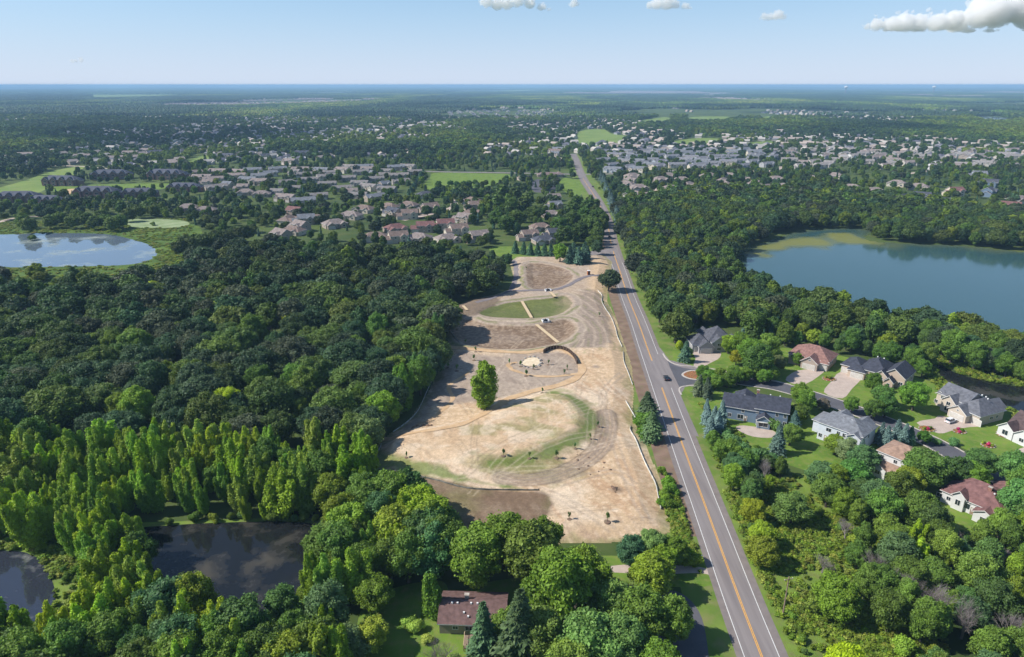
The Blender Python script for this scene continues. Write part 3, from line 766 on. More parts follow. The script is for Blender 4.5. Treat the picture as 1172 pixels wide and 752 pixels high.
def conifer(seed, n, size, m, H=12, RB=2.6, sparse=1.):
    g = np.random.default_rng(seed)
    nw = 17
    z = g.random(n)**.75; lev = np.floor(z*nw)/nw; fr = (z*nw) % 1
    rad = RB*(1-lev)**.9*(.97-.42*fr)*g.uniform(.88, 1.12, n)
    az = g.uniform(0, 2*math.pi, n)
    rad *= 1+.16*np.sin(az*7+lev*60)
    rad *= .62+.75*vnoise(az*1.3+seed*5, lev*9+seed*3)
    t = g.random(n)**.45
    r = rad*t
    zz = .6+lev*(H-.8)+(fr*.6)*(H/nw)-.13*r
    pts = np.stack([r*np.cos(az), r*np.sin(az), zz], 1)
    nr = np.stack([np.cos(az)*.7, np.sin(az)*.7, np.full(n, .8)], 1)
    dr = np.stack([np.cos(az), np.sin(az), np.full(n, -.35)], 1)
    tone = .75+.5*t
    cv = [(RB*.5*math.cos(2*math.pi*k/8), RB*.5*math.sin(2*math.pi*k/8), 1.) for k in range(8)]+[(0, 0, H*.85)]
    cf = [(k, (k+1) % 8, 8) for k in range(8)]
    return leaf_mesh('conifer_crown', pts, nr, size, tone, m, seed, (np.array(cv), cf), 1.7, dr)

def trunk_mesh(name, H, r, spread=2.4, seed=0, n=5):
    g = random.Random(seed); mb = MB()
    mb.tube((0, 0, -.4), (g.uniform(-.2,.2), g.uniform(-.2,.2), H*.45), r*1.25, r*.75, 8)
    mb.tube((0, 0, H*.42), (g.uniform(-.4,.4), g.uniform(-.4,.4), H*.85), r*.75, r*.2, 6)
    for k in range(n):
        a = 2*math.pi*k/n+g.uniform(-.4,.4); z = H*g.uniform(.25, .5)
        mb.tube((0, 0, z), (spread*math.cos(a), spread*math.sin(a), z+H*g.uniform(.18, .35)), r*.5, r*.12, 5)
    return mb.mesh(name, M['bark'])

def dead_mesh(seed, H=8, levels=5):
    g = random.Random(seed); mb = MB()
    def br(p, d, L, r, lev):
        q = Vector(p)+d*L
        mb.tube(p, q, r, r*.6, 4 if lev < 3 else 3)
        if lev >= levels: return
        for k in range(4 if lev in (1, 2, 3) else 3):
            nd = (d+Vector((g.uniform(-1,1), g.uniform(-1,1), g.uniform(-.2,.7)))*.75).normalized()
            br(Vector(p)+(q-Vector(p))*g.uniform(.45, 1), nd, L*g.uniform(.6,.82), r*.5, lev+1)
    for k in range(2): br(Vector((g.uniform(-.3,.3), g.uniform(-.3,.3), -.3)), Vector((g.uniform(-.25,.25), g.uniform(-.25,.25), 1)).normalized(), H*.33, .19, 0)
    return mb.mesh('dead_branches', M['dead'])

L, Nd = M['leaf'], M['needle']
KINDS = {}
def reg(kind, H, Rr, near, mid, trunk): KINDS[kind] = dict(H=H, R=Rr, near=near, mid=mid, trunk=trunk)
reg('oak', 12, 5.6, [crown('oak', s, 22000, .26, L) for s in (1, 2, 3)], [crown('oak', s, 7500, .42, L) for s in (4, 5, 6, 7)], trunk_mesh('oak_trunk', 12, .38, 3, 1))
reg('maple', 12, 4.4, [crown('maple', s, 20000, .22, L) for s in (11, 12, 13)], [crown('maple', s, 6500, .38, L) for s in (14, 15, 16)], trunk_mesh('maple_trunk', 12, .3, 2.2, 2))
reg('cotton', 13, 3.4, [plumes(s, 19000, .2, L) for s in (21, 22, 23, 24, 25)], [plumes(s, 4000, .4, L) for s in (26, 27, 28)], trunk_mesh('cotton_trunk', 13, .24, 1.2, 3))
reg('spruce', 12, 2.6, [conifer(s, 11000, .2, Nd) for s in (31, 32)], [conifer(s, 3500, .36, Nd) for s in (33, 34)], trunk_mesh('spruce_trunk', 11, .2, .8, 4))
reg('shrub', 3, 2.2, [crown('shrub', s, 5000, .17, L) for s in (41, 42, 43)], [crown('shrub', s, 1500, .3, L) for s in (44, 45)], trunk_mesh('shrub_stem', 2.2, .07, .8, 5))
reg('column', 6.3, 1., [crown('column', s, 4000, .15, L) for s in (51,)], [crown('column', s, 1500, .25, L) for s in (52,)], trunk_mesh('column_stem', 5, .1, .3, 6))
reg('dead', 8, 3.2, [dead_mesh(s) for s in (61, 62, 63)], [dead_mesh(s, 8, 4) for s in (64, 65)], None)

TREES = []     # x, y, kind, height, rfac, colour, zone phrase, hand label
def tree(px, py, kind, h, r=None, col=None, zone='', label=None, ground=None):
    x, y = P(px, py) if ground is None else ground
    TREES.append(dict(x=x, y=y, kind=kind, h=h, r=r, col=col, zone=zone, label=label))

CW = {'oak': [(.026,.05,.019), (.034,.062,.018), (.022,.042,.02), (.05,.08,.02), (.036,.05,.027), (.028,.058,.026), (.04,.07,.02)],
      'maple': [(.046,.09,.02), (.06,.108,.022), (.036,.075,.022), (.08,.125,.02), (.04,.08,.032), (.054,.1,.022)],
      'cotton': [(.094,.16,.022), (.082,.145,.022), (.112,.175,.022), (.07,.13,.024), (.1,.155,.03)],
      'spruce': [(.022,.048,.03), (.028,.055,.03), (.04,.07,.058)],
      'shrub': [(.06,.11,.02), (.09,.14,.025), (.05,.1,.03)],
      'column': [(.05,.1,.02)], 'dead': [(.2,.17,.16)]}

NOTREE = []    # polygons without trees
NOLINE = []    # (polyline, clearance)
HOUSES_XY = [] # (x, y, r)
def scatter(poly, spacing, mix, hr, zone, seed, noline=True, dens=None, ext=1.0, hscale=None):
    g = np.random.default_rng(seed)
    pg = G(poly); xs = [p[0] for p in pg]; ys = [p[1] for p in pg]
    sx = spacing; X, Y = np.meshgrid(np.arange(min(xs), max(xs), sx), np.arange(min(ys), max(ys), sx*.9))
    X = X+np.where(np.arange(X.shape[0]) % 2 == 0, 0, sx/2)[:, None]
    X = (X+g.uniform(-.36, .36, X.shape)*sx).ravel(); Y = (Y+g.uniform(-.36, .36, Y.shape)*sx).ravel()
    k = inpoly(X, Y, pg)
    for q in NOTREE: k &= ~inpoly(X, Y, q)
    for ln, w in NOLINE: k &= dline(X, Y, ln) > w
    for hx, hy, r in HOUSES_XY: k &= (X-hx)**2+(Y-hy)**2 > r*r
    if dens is not None: k &= g.random(X.shape) < dens(X, Y)
    X, Y = X[k], Y[k]
    names = list(mix); pr = np.array([mix[n] for n in names], float); pr /= pr.sum()
    base = {'oak': 1, 'maple': 1, 'cotton': 1, 'spruce': .85, 'shrub': .3, 'dead': .75, 'column': .6}
    # kinds gather in clumps
    cl = fbm(X*.035+seed, Y*.035, 3)
    for i in range(len(X)):
        u = (g.random()*.6+cl[i]*.7-.1) % 1 if len(names) > 1 else 0
        kd = names[int(min(len(names)-1, np.searchsorted(np.cumsum(pr), u)))]
        h = g.uniform(*hr)*base[kd]
        c = CW[kd][int(g.integers(len(CW[kd])))]
        TREES.append(dict(x=X[i], y=Y[i], kind=kd, h=h, r=None, col=c, zone=zone, label=None))
# ------------------------------------------------------------------ houses
def gable_roof(mb, cx, cy, w, d, h, pitch, axis, o=.5, t=.22, end=1):
    """chevron slab roof; w along x, d along y; axis = ridge direction. material 0 shingles, 1 trim"""
    if axis == 'x': a, b = d/2+o, w/2+o
    else: a, b = w/2+o, d/2+o
    rise = a*pitch; z0 = h-o*pitch
    prof = [(-a, z0+t), (0, z0+rise+t), (a, z0+t), (a, z0), (0, z0+rise-.02), (-a, z0)]
    V = []
    for s in (-b, b):
        for (q, z) in prof: V.append((cx+s, cy+q, z) if axis == 'x' else (cx-q, cy+s, z))
    mb.add(V, [(0,1,7,6),(1,2,8,7),(3,4,10,9),(4,5,11,10)], 0)
    mb.add(V, [(2,3,9,8),(5,0,6,11),(0,5,4,1),(1,4,3,2),(6,7,10,11),(7,8,9,10)], end)
    return z0+rise+t

def hip_roof(mb, cx, cy, w, d, h, pitch, axis='x', o=.5, t=.2):
    a, b = w/2+o, d/2+o
    V = [(cx-a,cy-b,h-.02),(cx+a,cy-b,h-.02),(cx+a,cy+b,h-.02),(cx-a,cy+b,h-.02),(cx-a,cy-b,h+t),(cx+a,cy-b,h+t),(cx+a,cy+b,h+t),(cx-a,cy+b,h+t)]
    mb.add(V, [(3,2,1,0),(0,1,5,4),(1,2,6,5),(2,3,7,6),(3,0,4,7)], 1)
    k = min(a, b); rz = h+t+k*pitch
    if a >= b: R1, R2 = (cx-(a-b), cy, rz), (cx+(a-b), cy, rz)
    else: R1, R2 = (cx, cy-(b-a), rz), (cx, cy+(b-a), rz)
    T = V[4:]+[R1, R2]
    if a >= b: mb.add(T, [(0,1,5,4),(1,2,5),(2,3,4,5),(3,0,4)], 0)
    else: mb.add(T, [(0,1,4),(1,2,5,4),(2,3,5),(3,0,4,5)], 0)
    return rz

def wallbox(mb, cx, cy, w, d, h, kind, pitch, zb=-.3, mi=0, ins=0.):
    x0, x1, y0, y1 = cx-w/2+ins, cx+w/2-ins, cy-d/2+ins, cy+d/2-ins
    mb.box(x0, x1, y0, y1, zb, h-.03 if kind != 'hip' else h, mi)
    if kind == 'gx':
        r = h+(d/2)*pitch-.06
        for x in (x0+.003, x1-.003):
            s = .25 if x < cx else -.25
            mb.add([(x,y0,h-.05),(x,y1,h-.05),(x,cy,r),(x+s,y0,h-.05),(x+s,y1,h-.05),(x+s,cy,r)], [(0,1,2),(3,5,4),(0,2,5,3),(1,4,5,2),(0,3,4,1)], mi)
    elif kind == 'gy':
        r = h+(w/2)*pitch-.06
        for y in (y0+.003, y1-.003):
            s = .25 if y < cy else -.25
            mb.add([(x0,y,h-.05),(x1,y,h-.05),(cx,y,r),(x0,y+s,h-.05),(x1,y+s,h-.05),(cx,y+s,r)], [(0,1,2),(3,5,4),(0,2,5,3),(1,4,5,2),(0,3,4,1)], mi)

def window_mesh(w, h, name='window'):
    key = ('win', w, h)
    if key in CACHE: return CACHE[key]
    mb = MB(); f = .1
    mb.box(-w/2, w/2, -.06, 0, -h/2, -h/2+f, 0); mb.box(-w/2, w/2, -.06, 0, h/2-f, h/2, 0)
    mb.box(-w/2, -w/2+f, -.059, 0, -h/2+f, h/2-f, 0); mb.box(w/2-f, w/2, -.059, 0, -h/2+f, h/2-f, 0)
    mb.box(-.03, .03, -.045, 0, -h/2+f, h/2-f, 0)
    mb.box(-w/2+f, w/2-f, -.03, .02, -h/2+f, h/2-f, 1)
    CACHE[key] = mb.mesh('window', [M['trim'], M['glass']]); return CACHE[key]
def garage_mesh(w, h=2.3):
    key = ('gar', w, h)
    if key in CACHE: return CACHE[key]
    mb = MB(); n = 4
    for k in range(n): mb.box(-w/2, w/2, -.05, .02, k*h/n+.02, (k+1)*h/n-.02, 0)
    mb.box(-w/2-.12, -w/2, -.09, .02, 0, h+.12, 1); mb.box(w/2, w/2+.12, -.09, .02, 0, h+.12, 1); mb.box(-w/2, w/2, -.088, .02, h, h+.12, 1)
    CACHE[key] = mb.mesh('garage_door', [M['garage'], M['trim']]); return CACHE[key]
def door_mesh():
    if 'door' in CACHE: return CACHE['door']
    mb = MB(); mb.box(-.5, .5, -.05, .02, 0, 2.1, 0); mb.box(-.3, .3, -.07, -.04, 1.2, 1.9, 1)
    mb.box(-.62, -.5, -.08, .02, 0, 2.2, 1); mb.box(.5, .62, -.08, .02, 0, 2.2, 1)
    CACHE['door'] = mb.mesh('door', [M['wood'], M['trim']]); return CACHE['door']
CACHE = {}
SIDES = {'f': 0, 'r': math.pi/2, 'b': math.pi, 'l': -math.pi/2}

def house(name, label, spec, loc, rz, wallc, roofc, cat='house', group=None, wallmat=None, hid=None):
    """spec: wings [(cx,cy,w,d,h,kind,pitch)], wins [(wing, side, u, z, w, h)], garages [(wing, side, u, w)], doors, extra(fn)"""
    root = tag(link(name, None, None, (loc[0], loc[1], .02), rz), label, cat, group)
    wb, rb = MB(), MB()
    for i, (cx, cy, w, d, h, k, p) in enumerate(spec['wings']):
        wallbox(wb, cx, cy, w, d, h, k, p, ins=.004*i)
        if k == 'hip': hip_roof(rb, cx, cy, w, d, h, p, o=.5+.003*i)
        elif k == 'gx': gable_roof(rb, cx, cy, w, d, h, p, 'x', o=.45+.003*i)
        elif k == 'gy': gable_roof(rb, cx, cy, w, d, h, p, 'y', o=.45+.003*i)
        elif k == 'flat': rb.box(cx-w/2-.3, cx+w/2+.3, cy-d/2-.3, cy+d/2+.3, h-.02, h+.25, 0)
    link('wall', wb.mesh('wall', wallmat or M['wall_col']), root, color=wallc)
    roof = link('roof', rb.mesh('roof', [M['roof_col'], M['trim']]), root, color=roofc)
    def at(wi, side, u, out=.0):
        cx, cy, w, d = spec['wings'][wi][:4]
        return {'f': (cx+u, cy-d/2-out), 'b': (cx-u, cy+d/2+out), 'l': (cx-w/2-out, cy-u), 'r': (cx+w/2+out, cy+u)}[side]
    for (wi, s, u, z, w, h) in spec.get('wins', []):
        x, y = at(wi, s, u, .005); link('window', window_mesh(w, h), root, (x, y, z), SIDES[s])
    for (wi, s, u, w) in spec.get('garages', []):
        x, y = at(wi, s, u, .005); link('garage_door', garage_mesh(w), root, (x, y, 0), SIDES[s])
    for (wi, s, u) in spec.get('doors', []):
        x, y = at(wi, s, u, .005); link('door', door_mesh(), root, (x, y, .1), SIDES[s])
    for (x, y, z, h) in spec.get('chimneys', []):
        mb = MB(); mb.box(x-.45, x+.45, y-.35, y+.35, z, z+h, 0); mb.box(x-.55, x+.55, y-.45, y+.45, z+h, z+h+.15, 1)
        link('chimney', mb.mesh('chimney', [M[spec.get('chim', 'brick')], M['stone']]), roof)
    for (x, y, z) in spec.get('vents', []):
        mb = MB(); mb.box(x-.2, x+.2, y-.2, y+.2, z, z+.35, 0); link('roof_vent', mb.mesh('roof_vent', M['white']), roof)
    return root, roof

def copy_tree(o, parent=None, dup=True):
    c = o.copy(); COL.objects.link(c); c.parent = parent
    for ch in o.children: copy_tree(ch, c)
    return c

def near_house(name, label, A, B, spec, wallc, roofc, **k):
    a, b = P(*A), P(*B); rz = math.atan2(b[1]-a[1], b[0]-a[0])
    L = math.hypot(b[0]-a[0], b[1]-a[1])
    s = spec(L) if callable(spec) else spec
    r = house(name, label, s, a, rz, wallc, roofc, **k)
    cx = sum(w[0] for w in s['wings'])/len(s['wings']); cy = sum(w[1] for w in s['wings'])/len(s['wings'])
    ca, sa = math.cos(rz), math.sin(rz)
    for w in s['wings']:
        for fx in (-.35, 0, .35):
            lx = w[0]+fx*w[2]
            HOUSES_XY.append((a[0]+lx*ca-w[1]*sa, a[1]+lx*sa+w[1]*ca, max(3.5, min(w[2], w[3])*.5+2.6)))
    return r, s

WHITE = (.62,.62,.62); CREAM = (.55,.49,.40); BLUE = (.16,.22,.30); GREYB = (.34,.38,.43); TAUPE = (.36,.30,.25); BRICKC = (.27,.16,.13); OLIVE = (.2,.2,.15)
SLATE = (.075,.08,.10); NAVY = (.05,.055,.075); GREYR = (.17,.18,.2); MAROON = (.19,.10,.095); BROWNR = (.2,.15,.13); TANR = (.30,.20,.15); TAUR = (.24,.2,.185)

# near houses: A -> B is the foot of the wall that faces the camera, local y runs away from the camera
near_house('ranch_house', 'single storey house with brown roof and small rear deck at the bottom of the photo', (503,726), (572,728), lambda L: dict(
    wings=[(L/2+.5, 5, L+1, 9.5, 2.9, 'gx', .42)],
    wins=[(0,'f',-3.6,1.7,1.3,1.0),(0,'f',-.6,1.6,1.8,1.3),(0,'f',3.4,1.7,1.2,1.),(0,'l',0,1.7,1.4,1.)], doors=[(0,'f',1.4)],
    chimneys=[(L*.42, 5.9, 4.4, 1.3)], chim='stone', vents=[(2.4,4.2,4.7),(3.6,4.2,4.7),(6.6,4.2,4.7),(8,4.2,4.7),(5.2,2.2,3.9),(6.2,1.4,3.6)]), (.3,.26,.2), (.155,.095,.088))
near_house('blue_house', 'blue two storey house with dark navy roof and rear patio beside the main road', (826,478), (899,491), lambda L: dict(
    wings=[(L*.27, 5.2, L*.56, 10, 4.9, 'gx', .55), (L*.76, 5.6, L*.5, 11, 6., 'gx', .55), (L*.66, -1.4, 4.4, 3.4, 3.3, 'gy', .7), (L*.3, 11.3, 7., 5, 4.7, 'gy', .5)],
    wins=[(0,'f',-L*.15,1.6,1.2,1.5),(0,'f',L*.02,1.6,2.2,1.8),(0,'f',L*.05,3.9,1.1,1.2),(1,'f',-4.6,4.7,1.1,1.5),(1,'f',1.8,4.7,1.1,1.5),(1,'f',4.4,4.7,1.1,1.5),(1,'f',2.2,1.7,1.8,1.8),(1,'f',4.6,1.7,1.2,1.8),(2,'f',0,1.7,3.2,1.9),(1,'r',-2,4.6,1.1,1.4),(1,'r',2.5,4.6,1.1,1.4),(0,'l',2,3.5,1.1,1.3),(2,'l',0,1.7,1.6,1.8)],
    doors=[(0,'f',L*.1)], chimneys=[(L*.5, 9.5, 7., 1.8)], vents=[(L*.7,7.,8.6),(L*.85,7,8.6)]), BLUE, NAVY)
near_house('white_house', 'white two storey house with grey hip roof in the middle of the near houses', (928,500), (982,520), lambda L: dict(
    wings=[(L*.56, 6, L*.9, 11, 6.1, 'hip', .5), (1.4, 8.6, 6.5, 8, 4.2, 'hip', .5), (L*.88, 1.2, 4.2, 4.5, 5.7, 'gy', .6), (L*.3, 12.2, 4.5, 4, 5.6, 'gy', .7), (L*.75, 12.2, 4.5, 4, 5.6, 'gy', .7)],
    wins=[(0,'f',-6,1.6,1.3,1.5),(0,'f',-2.4,1.6,1.5,1.5),(0,'f',0,1.6,1.2,1.5),(0,'f',-3.6,4.5,1.8,1.4),(0,'f',-.4,4.5,1.2,1.5),(0,'f',1.5,4.5,1.2,1.5),(0,'f',3.2,4.5,1.2,1.5),(0,'f',2.6,1.6,1.6,1.5),(2,'f',0,4.2,1.6,1.4),(2,'f',0,1.6,1.6,1.5),(0,'l',-1,4.5,1.2,1.3),(0,'l',3,1.6,1.2,1.3),(0,'r',0,4.5,1.2,1.3)],
    doors=[(0,'f',-4.2)], vents=[(L*.5,4.6,8.2),(L*.4,4.6,8.),(L*.66,5,8.4)]), (.56,.6,.66), GREYR)
near_house('tan_roofed_house', 'white house with tan hip roof half hidden by trees', (999,537), (1036,553), lambda L: dict(
    wings=[(L*.5+.6, 6.5, L+1.4, 10, 6., 'hip', .48), (L*.36, -.6, L*.72, 5, 3.2, 'gx', .5), (L*.3, -2.6, 4.4, 2.2, 3.2, 'gy', .6)],
    wins=[(0,'f',-4.2,4.6,1.2,1.3),(0,'f',-.2,4.6,1.2,1.3),(0,'f',3.8,4.6,1.2,1.3),(2,'f',0,1.8,1.5,1.3),(1,'f',2.6,1.7,1.4,1.3),(0,'l',-1,4.6,1.2,1.3),(0,'l',2.6,1.6,1.2,1.3)], doors=[(1,'f',-3.4)]), WHITE, TANR)
near_house('maroon_roofed_house', 'white ranch house with broad maroon roof at the right edge', (1074,574), (1141,603), lambda L: dict(
    wings=[(L*.52, 7, L*1.02, 13, 3.6, 'hip', .55), (L*.32, .9, 3.0, 2.6, 4.6, 'gy', .9), (L*.8, 0, 5, 4.2, 2.9, 'gy', .55), (L*.8, 15, 9, 6, 3.3, 'gy', .55)],
    wins=[(0,'f',-8,1.9,1.6,1.3),(0,'f',-5.6,1.9,1.2,1.3),(1,'f',0,2.4,1.4,1.8),(0,'f',-1.2,2.,2.4,1.8),(0,'f',1.8,2.,1.8,1.8),(0,'f',3.9,1.9,1.2,1.2),(2,'f',0,1.6,1.6,1.2),(0,'r',0,1.9,1.3,1.2),(0,'l',1,1.9,1.3,1.2)],
    doors=[(0,'f',.6)], chimneys=[(L*.66, 5.4, 6., 1.7)], vents=[(L*.75,5,6.2),(L*.82,4.4,5.9),(L*.88,3.8,5.5)]), WHITE, MAROON)
near_house('grey_roofed_house', 'cream house with grey gabled roof and white car on its drive', (1064,465), (1118,489), lambda L: dict(
    wings=[(L*.3, 8, L*.58, 10, 5.2, 'gx', .6), (L*.72, 7.5, L*.52, 13, 3.6, 'hip', .75), (L*.34, 2.6, 5.2, 4, 4.6, 'gy', .85), (L*.62, .6, 6.6, 4, 3.2, 'gy', .7), (.9, 6, 3, 5, 4.6, 'gy', .7), (L*.72, 14.2, 6, 5, 3.8, 'gy', .7)],
    wins=[(2,'f',0,3.7,1.6,1.5),(2,'f',0,1.5,2.2,1.6),(0,'f',-3.4,3.9,1.2,1.3),(0,'f',-5.4,1.6,1.4,1.4),(1,'r',0,1.9,1.8,1.2),(1,'r',3,1.9,1.2,1.2),(4,'f',0,1.7,1.4,1.6),(0,'l',0,3.6,1.3,1.3),(3,'f',0,3.7,.8,.7)],
    garages=[(3,'f',0,4.8),(1,'f',3.9,3.2)], doors=[(0,'f',-1.6)], vents=[(L*.8,8.5,7.6),(L*.74,9,7.8),(L*.66,9,7.9)]), (.52,.45,.38), (.13,.135,.155))
near_house('navy_roofed_house', 'cream stone house with navy roof and wide forked drive', (961,426), (1034,446), lambda L: dict(
    wings=[(L*.17, 5.6, L*.33, 10, 3.4, 'hip', .6), (L*.5, 6.5, L*.42, 13, 3.9, 'hip', .7), (L*.82, 6.5, L*.34, 12, 4.2, 'gy', .75), (L*.28, 0, 6.4, 4, 3.1, 'hip', .6), (L*.66, -.4, 4.4, 3.5, 4.2, 'gy', .9), (L*.8, -2.2, 3.2, 2.5, 3., 'gy', 1.)],
    wins=[(0,'f',-1.2,1.7,1.2,1.4),(3,'f',-1.2,2.0,1.4,1.2),(1,'f',-1,1.8,1.6,1.4),(4,'f',0,2.6,1.8,1.8),(5,'f',0,1.5,1.2,1.7),(2,'f',2.8,1.8,1.6,1.4),(2,'r',-2,2,1.3,1.3),(2,'r',3,2,1.3,1.3)],
    garages=[(0,'f',-2.4,2.8),(3,'f',.4,4.6)], doors=[(4,'f',-1.4)], vents=[(L*.45,8,7.6),(L*.55,8,7.6)]), (.5,.4,.32), NAVY)
near_house('red_brown_house', 'stone fronted house with maroon roof and double garage above the street', (901,414), (946,425), lambda L: dict(
    wings=[(L*.5, 7, L, 12, 3.6, 'hip', .62), (L*.2, .6, 4.8, 4, 3.4, 'gy', .8), (L*.6, -.6, 6.6, 5, 3.3, 'gy', .75), (L*.9, 1.4, 3.6, 3.4, 3., 'hip', .6)],
    wins=[(1,'f',0,1.9,1.8,1.6),(0,'f',-1.2,1.8,1.2,1.4),(2,'f',0,4.2,1.,.8),(0,'r',0,1.9,1.3,1.2),(0,'l',0,1.9,1.3,1.2)],
    garages=[(2,'f',0,4.9),(3,'f',0,2.7)], doors=[(0,'f',.2)], vents=[(L*.4,8,6.8),(L*.6,8,6.8)]), (.4,.33,.28), (.25,.14,.12))
near_house('slate_roofed_house', 'grey stone house with steep slate roof behind trees at the street mouth', (791,403), (850,402), lambda L: dict(
    wings=[(L*.2, 5, L*.36, 10, 3.4, 'hip', .7), (L*.58, 7.5, L*.46, 12, 4.6, 'hip', .8), (L*.26, -.3, 6.4, 3.4, 3.2, 'gy', .75), (L*.52, 1.2, 6.2, 4, 4.6, 'gy', .8), (L*.86, 5, L*.26, 9, 3.4, 'hip', .7), (L*.42, 14, 5, 4, 4.4, 'gy', .7)],
    wins=[(3,'f',0,3.6,1.8,1.3),(3,'f',0,1.6,1.8,1.4),(4,'f',0,1.8,1.6,1.4),(1,'l',2,3.6,1.2,1.2),(4,'r',0,1.8,1.3,1.2)],
    garages=[(0,'f',-1.8,2.8),(2,'f',0,4.8)], doors=[(1,'f',-4)]), (.34,.33,.34), (.085,.088,.105))
near_house('edge_house', 'white gabled house with dark brown roof cut by the right edge of the photo', (1143,497), (1176,512), lambda L: dict(
    wings=[(L*.8, 8, L*1.5, 11, 3.6, 'gx', .75), (L*.22, 1.4, 5., 4, 3.4, 'gy', .85), (L*.8, 1.2, 5.4, 4, 3.2, 'gy', .8)],
    wins=[(1,'f',0,1.9,2,1.8),(2,'f',0,1.8,1.6,1.4),(0,'l',0,2,1.3,1.3)], doors=[(0,'f',-3.2)]), WHITE, (.1,.07,.07))

# rear deck of the ranch house, on posts (a thing of its own: it stands against the house)
dx, dy = P(533, 727); dk = tag(link('deck', None, None, (dx+2.2, dy-2.6, .02), 0), 'weathered wooden deck with railings behind the brown roofed house', 'deck')
mb = MB()
for k in range(14): mb.box(-2.4+k*.345, -2.4+k*.345+.32, -2, 2, .7, .76)
link('floor_boards', mb.mesh('floor_boards', M['wood']), dk)
for sx in (-2.3, 2.3):
    for sy in (-1.9, 1.9):
        mb = MB(); mb.box(sx-.08, sx+.08, sy-.08, sy+.08, -.05, 1.7); link('post', mb.mesh('post', M['wood']), dk)
mb = MB(); mb.box(-2.4, 2.4, -2.02, -1.94, 1.6, 1.7); mb.box(-2.4, -2.32, -1.9, 1.9, 1.601, 1.699); mb.box(2.32, 2.4, -1.9, 1.9, 1.601, 1.699)
for k in range(20): mb.box(-2.3+k*.24, -2.26+k*.24, -2., -1.96, .76, 1.6)
link('railing', mb.mesh('railing', M['dock_wood']), dk)
# patio set of the blue house
px_, py_ = P(872, 489); pr = tag(link('pergola', None, None, (px_, py_, .02), R(-14)), 'small white roofed garden shelter on the patio of the blue house', 'pergola')
mb = MB(); mb.box(-2.1, 2.1, -1.6, 1.6, 2.4, 2.52); link('canopy', mb.mesh('canopy', M['silt']), pr)
for sx in (-1.9, 1.9):
    for sy in (-1.4, 1.4): mb = MB(); mb.box(sx-.07, sx+.07, sy-.07, sy+.07, 0, 2.4); link('post', mb.mesh('post', M['white']), pr)

# ---- house kinds of the middle distance
def proto_specs():
    S = {}
    S['ranch'] = (dict(wings=[(0,0,18,11,3.2,'hip',.55),(-5,-5.6,6.5,5,3.,'gy',.6),(5.2,-5,5,4,3.2,'gy',.65)],
        wins=[(2,'f',0,1.8,2,1.5),(0,'f',1,1.8,1.4,1.3),(0,'r',0,1.8,1.6,1.2),(0,'l',1,1.8,1.4,1.2),(0,'b',-5,1.8,2.2,1.4),(0,'b',3,1.8,2.2,1.4)], garages=[(1,'f',0,4.8)], doors=[(0,'f',-.8)]), 10)
    S['gable'] = (dict(wings=[(0,0,14,9.5,5.6,'gx',.6),(-8,-1,7,8,3.2,'gx',.55),(3,-5,5,3,5.2,'gy',.7)],
        wins=[(0,'f',-3,4.3,1.2,1.4),(2,'f',0,4.2,1.6,1.4),(2,'f',0,1.7,2,1.5),(0,'r',0,4.2,1.2,1.3),(0,'r',0,1.7,1.2,1.3),(0,'b',-4,4.2,1.4,1.3),(0,'b',2,4.2,1.4,1.3),(0,'b',2,1.6,2.,1.4)], garages=[(1,'f',0,4.6)], doors=[(0,'f',-1)]), 10)
    S['town'] = (dict(wings=[(-6.5,0,13,11,5.6,'gx',.5),(6.5,.8,13,11,5.9,'gx',.5),(-8.5,-5.6,6,3.5,5,'gy',.65),(8.5,-5.2,6,3.5,5.2,'gy',.65),(0,-5.2,5,3,3.,'gy',.6)],
        wins=[(2,'f',0,4,1.8,1.4),(3,'f',0,4.2,1.8,1.4),(0,'f',2.6,4,1.2,1.3),(1,'f',-2.6,4,1.2,1.3),(0,'l',0,4,1.3,1.3),(1,'r',0,4,1.3,1.3),(0,'b',-3,4,1.4,1.3),(0,'b',3,4,1.4,1.3),(1,'b',-3,4,1.4,1.3),(1,'b',3,4,1.4,1.3)], garages=[(2,'f',0,4.6),(3,'f',0,4.6)], doors=[(4,'f',0)]), 14)
    S['condo'] = (dict(wings=[(0,0,40,13,7.2,'hip',.6),(-15,-6.5,7,4,7.2,'gy',.95),(-5,-6.5,7,4,7.2,'gy',.95),(5,-6.5,7,4,7.2,'gy',.95),(15,-6.5,7,4,7.2,'gy',.95),(-21,1,5,8,6.,'gy',.8),(21,1,5,8,6.,'gy',.8)],
        wins=[(k,'f',0,z,3.2,1.7) for k in (1,2,3,4) for z in (2,5.2)]+[(0,'f',x,z,1.4,1.5) for x in (-10,0,10) for z in (2,5.2)]), 20)
    S['long'] = (dict(wings=[(0,0,46,14,3.6,'hip',.5),(14,-1,12,18,4.2,'hip',.6),(-16,-2,10,15,3.8,'gy',.6)],
        wins=[(0,'f',x,1.9,1.8,1.4) for x in (-8,-4,0,4,8)]+[(1,'f',0,1.9,2.4,1.6),(2,'f',0,2,3,1.8)], doors=[(0,'f',6)]), 20)
    return S
SPECS = proto_specs()
PROTO = {}
FARH = []   # all middle-distance houses: px, py, type, rot, roof, wall, label
def mh(px, py, kind, rot, roof, wall, s=1., zone=''):
    FARH.append(dict(px=px, py=py, xy=P(px, py), kind=kind, rot=rot, roof=roof, wall=wall, s=s, zone=zone))
r_ = random.Random(8)
for px, py, k, s in [(72,210,'condo',1.),(128,203,'condo',1.05),(192,203,'condo',1.1),(22,229,'condo',.95),(55,232,'condo',.8),(112,224,'condo',1.05),(160,223,'condo',.8),(212,217,'condo',.85)]:
    mh(px, py+2, k, r_.uniform(-.12, .2), (.095,.1,.13), (.2,.13,.12), s, 'brick condominiums behind the left pond')
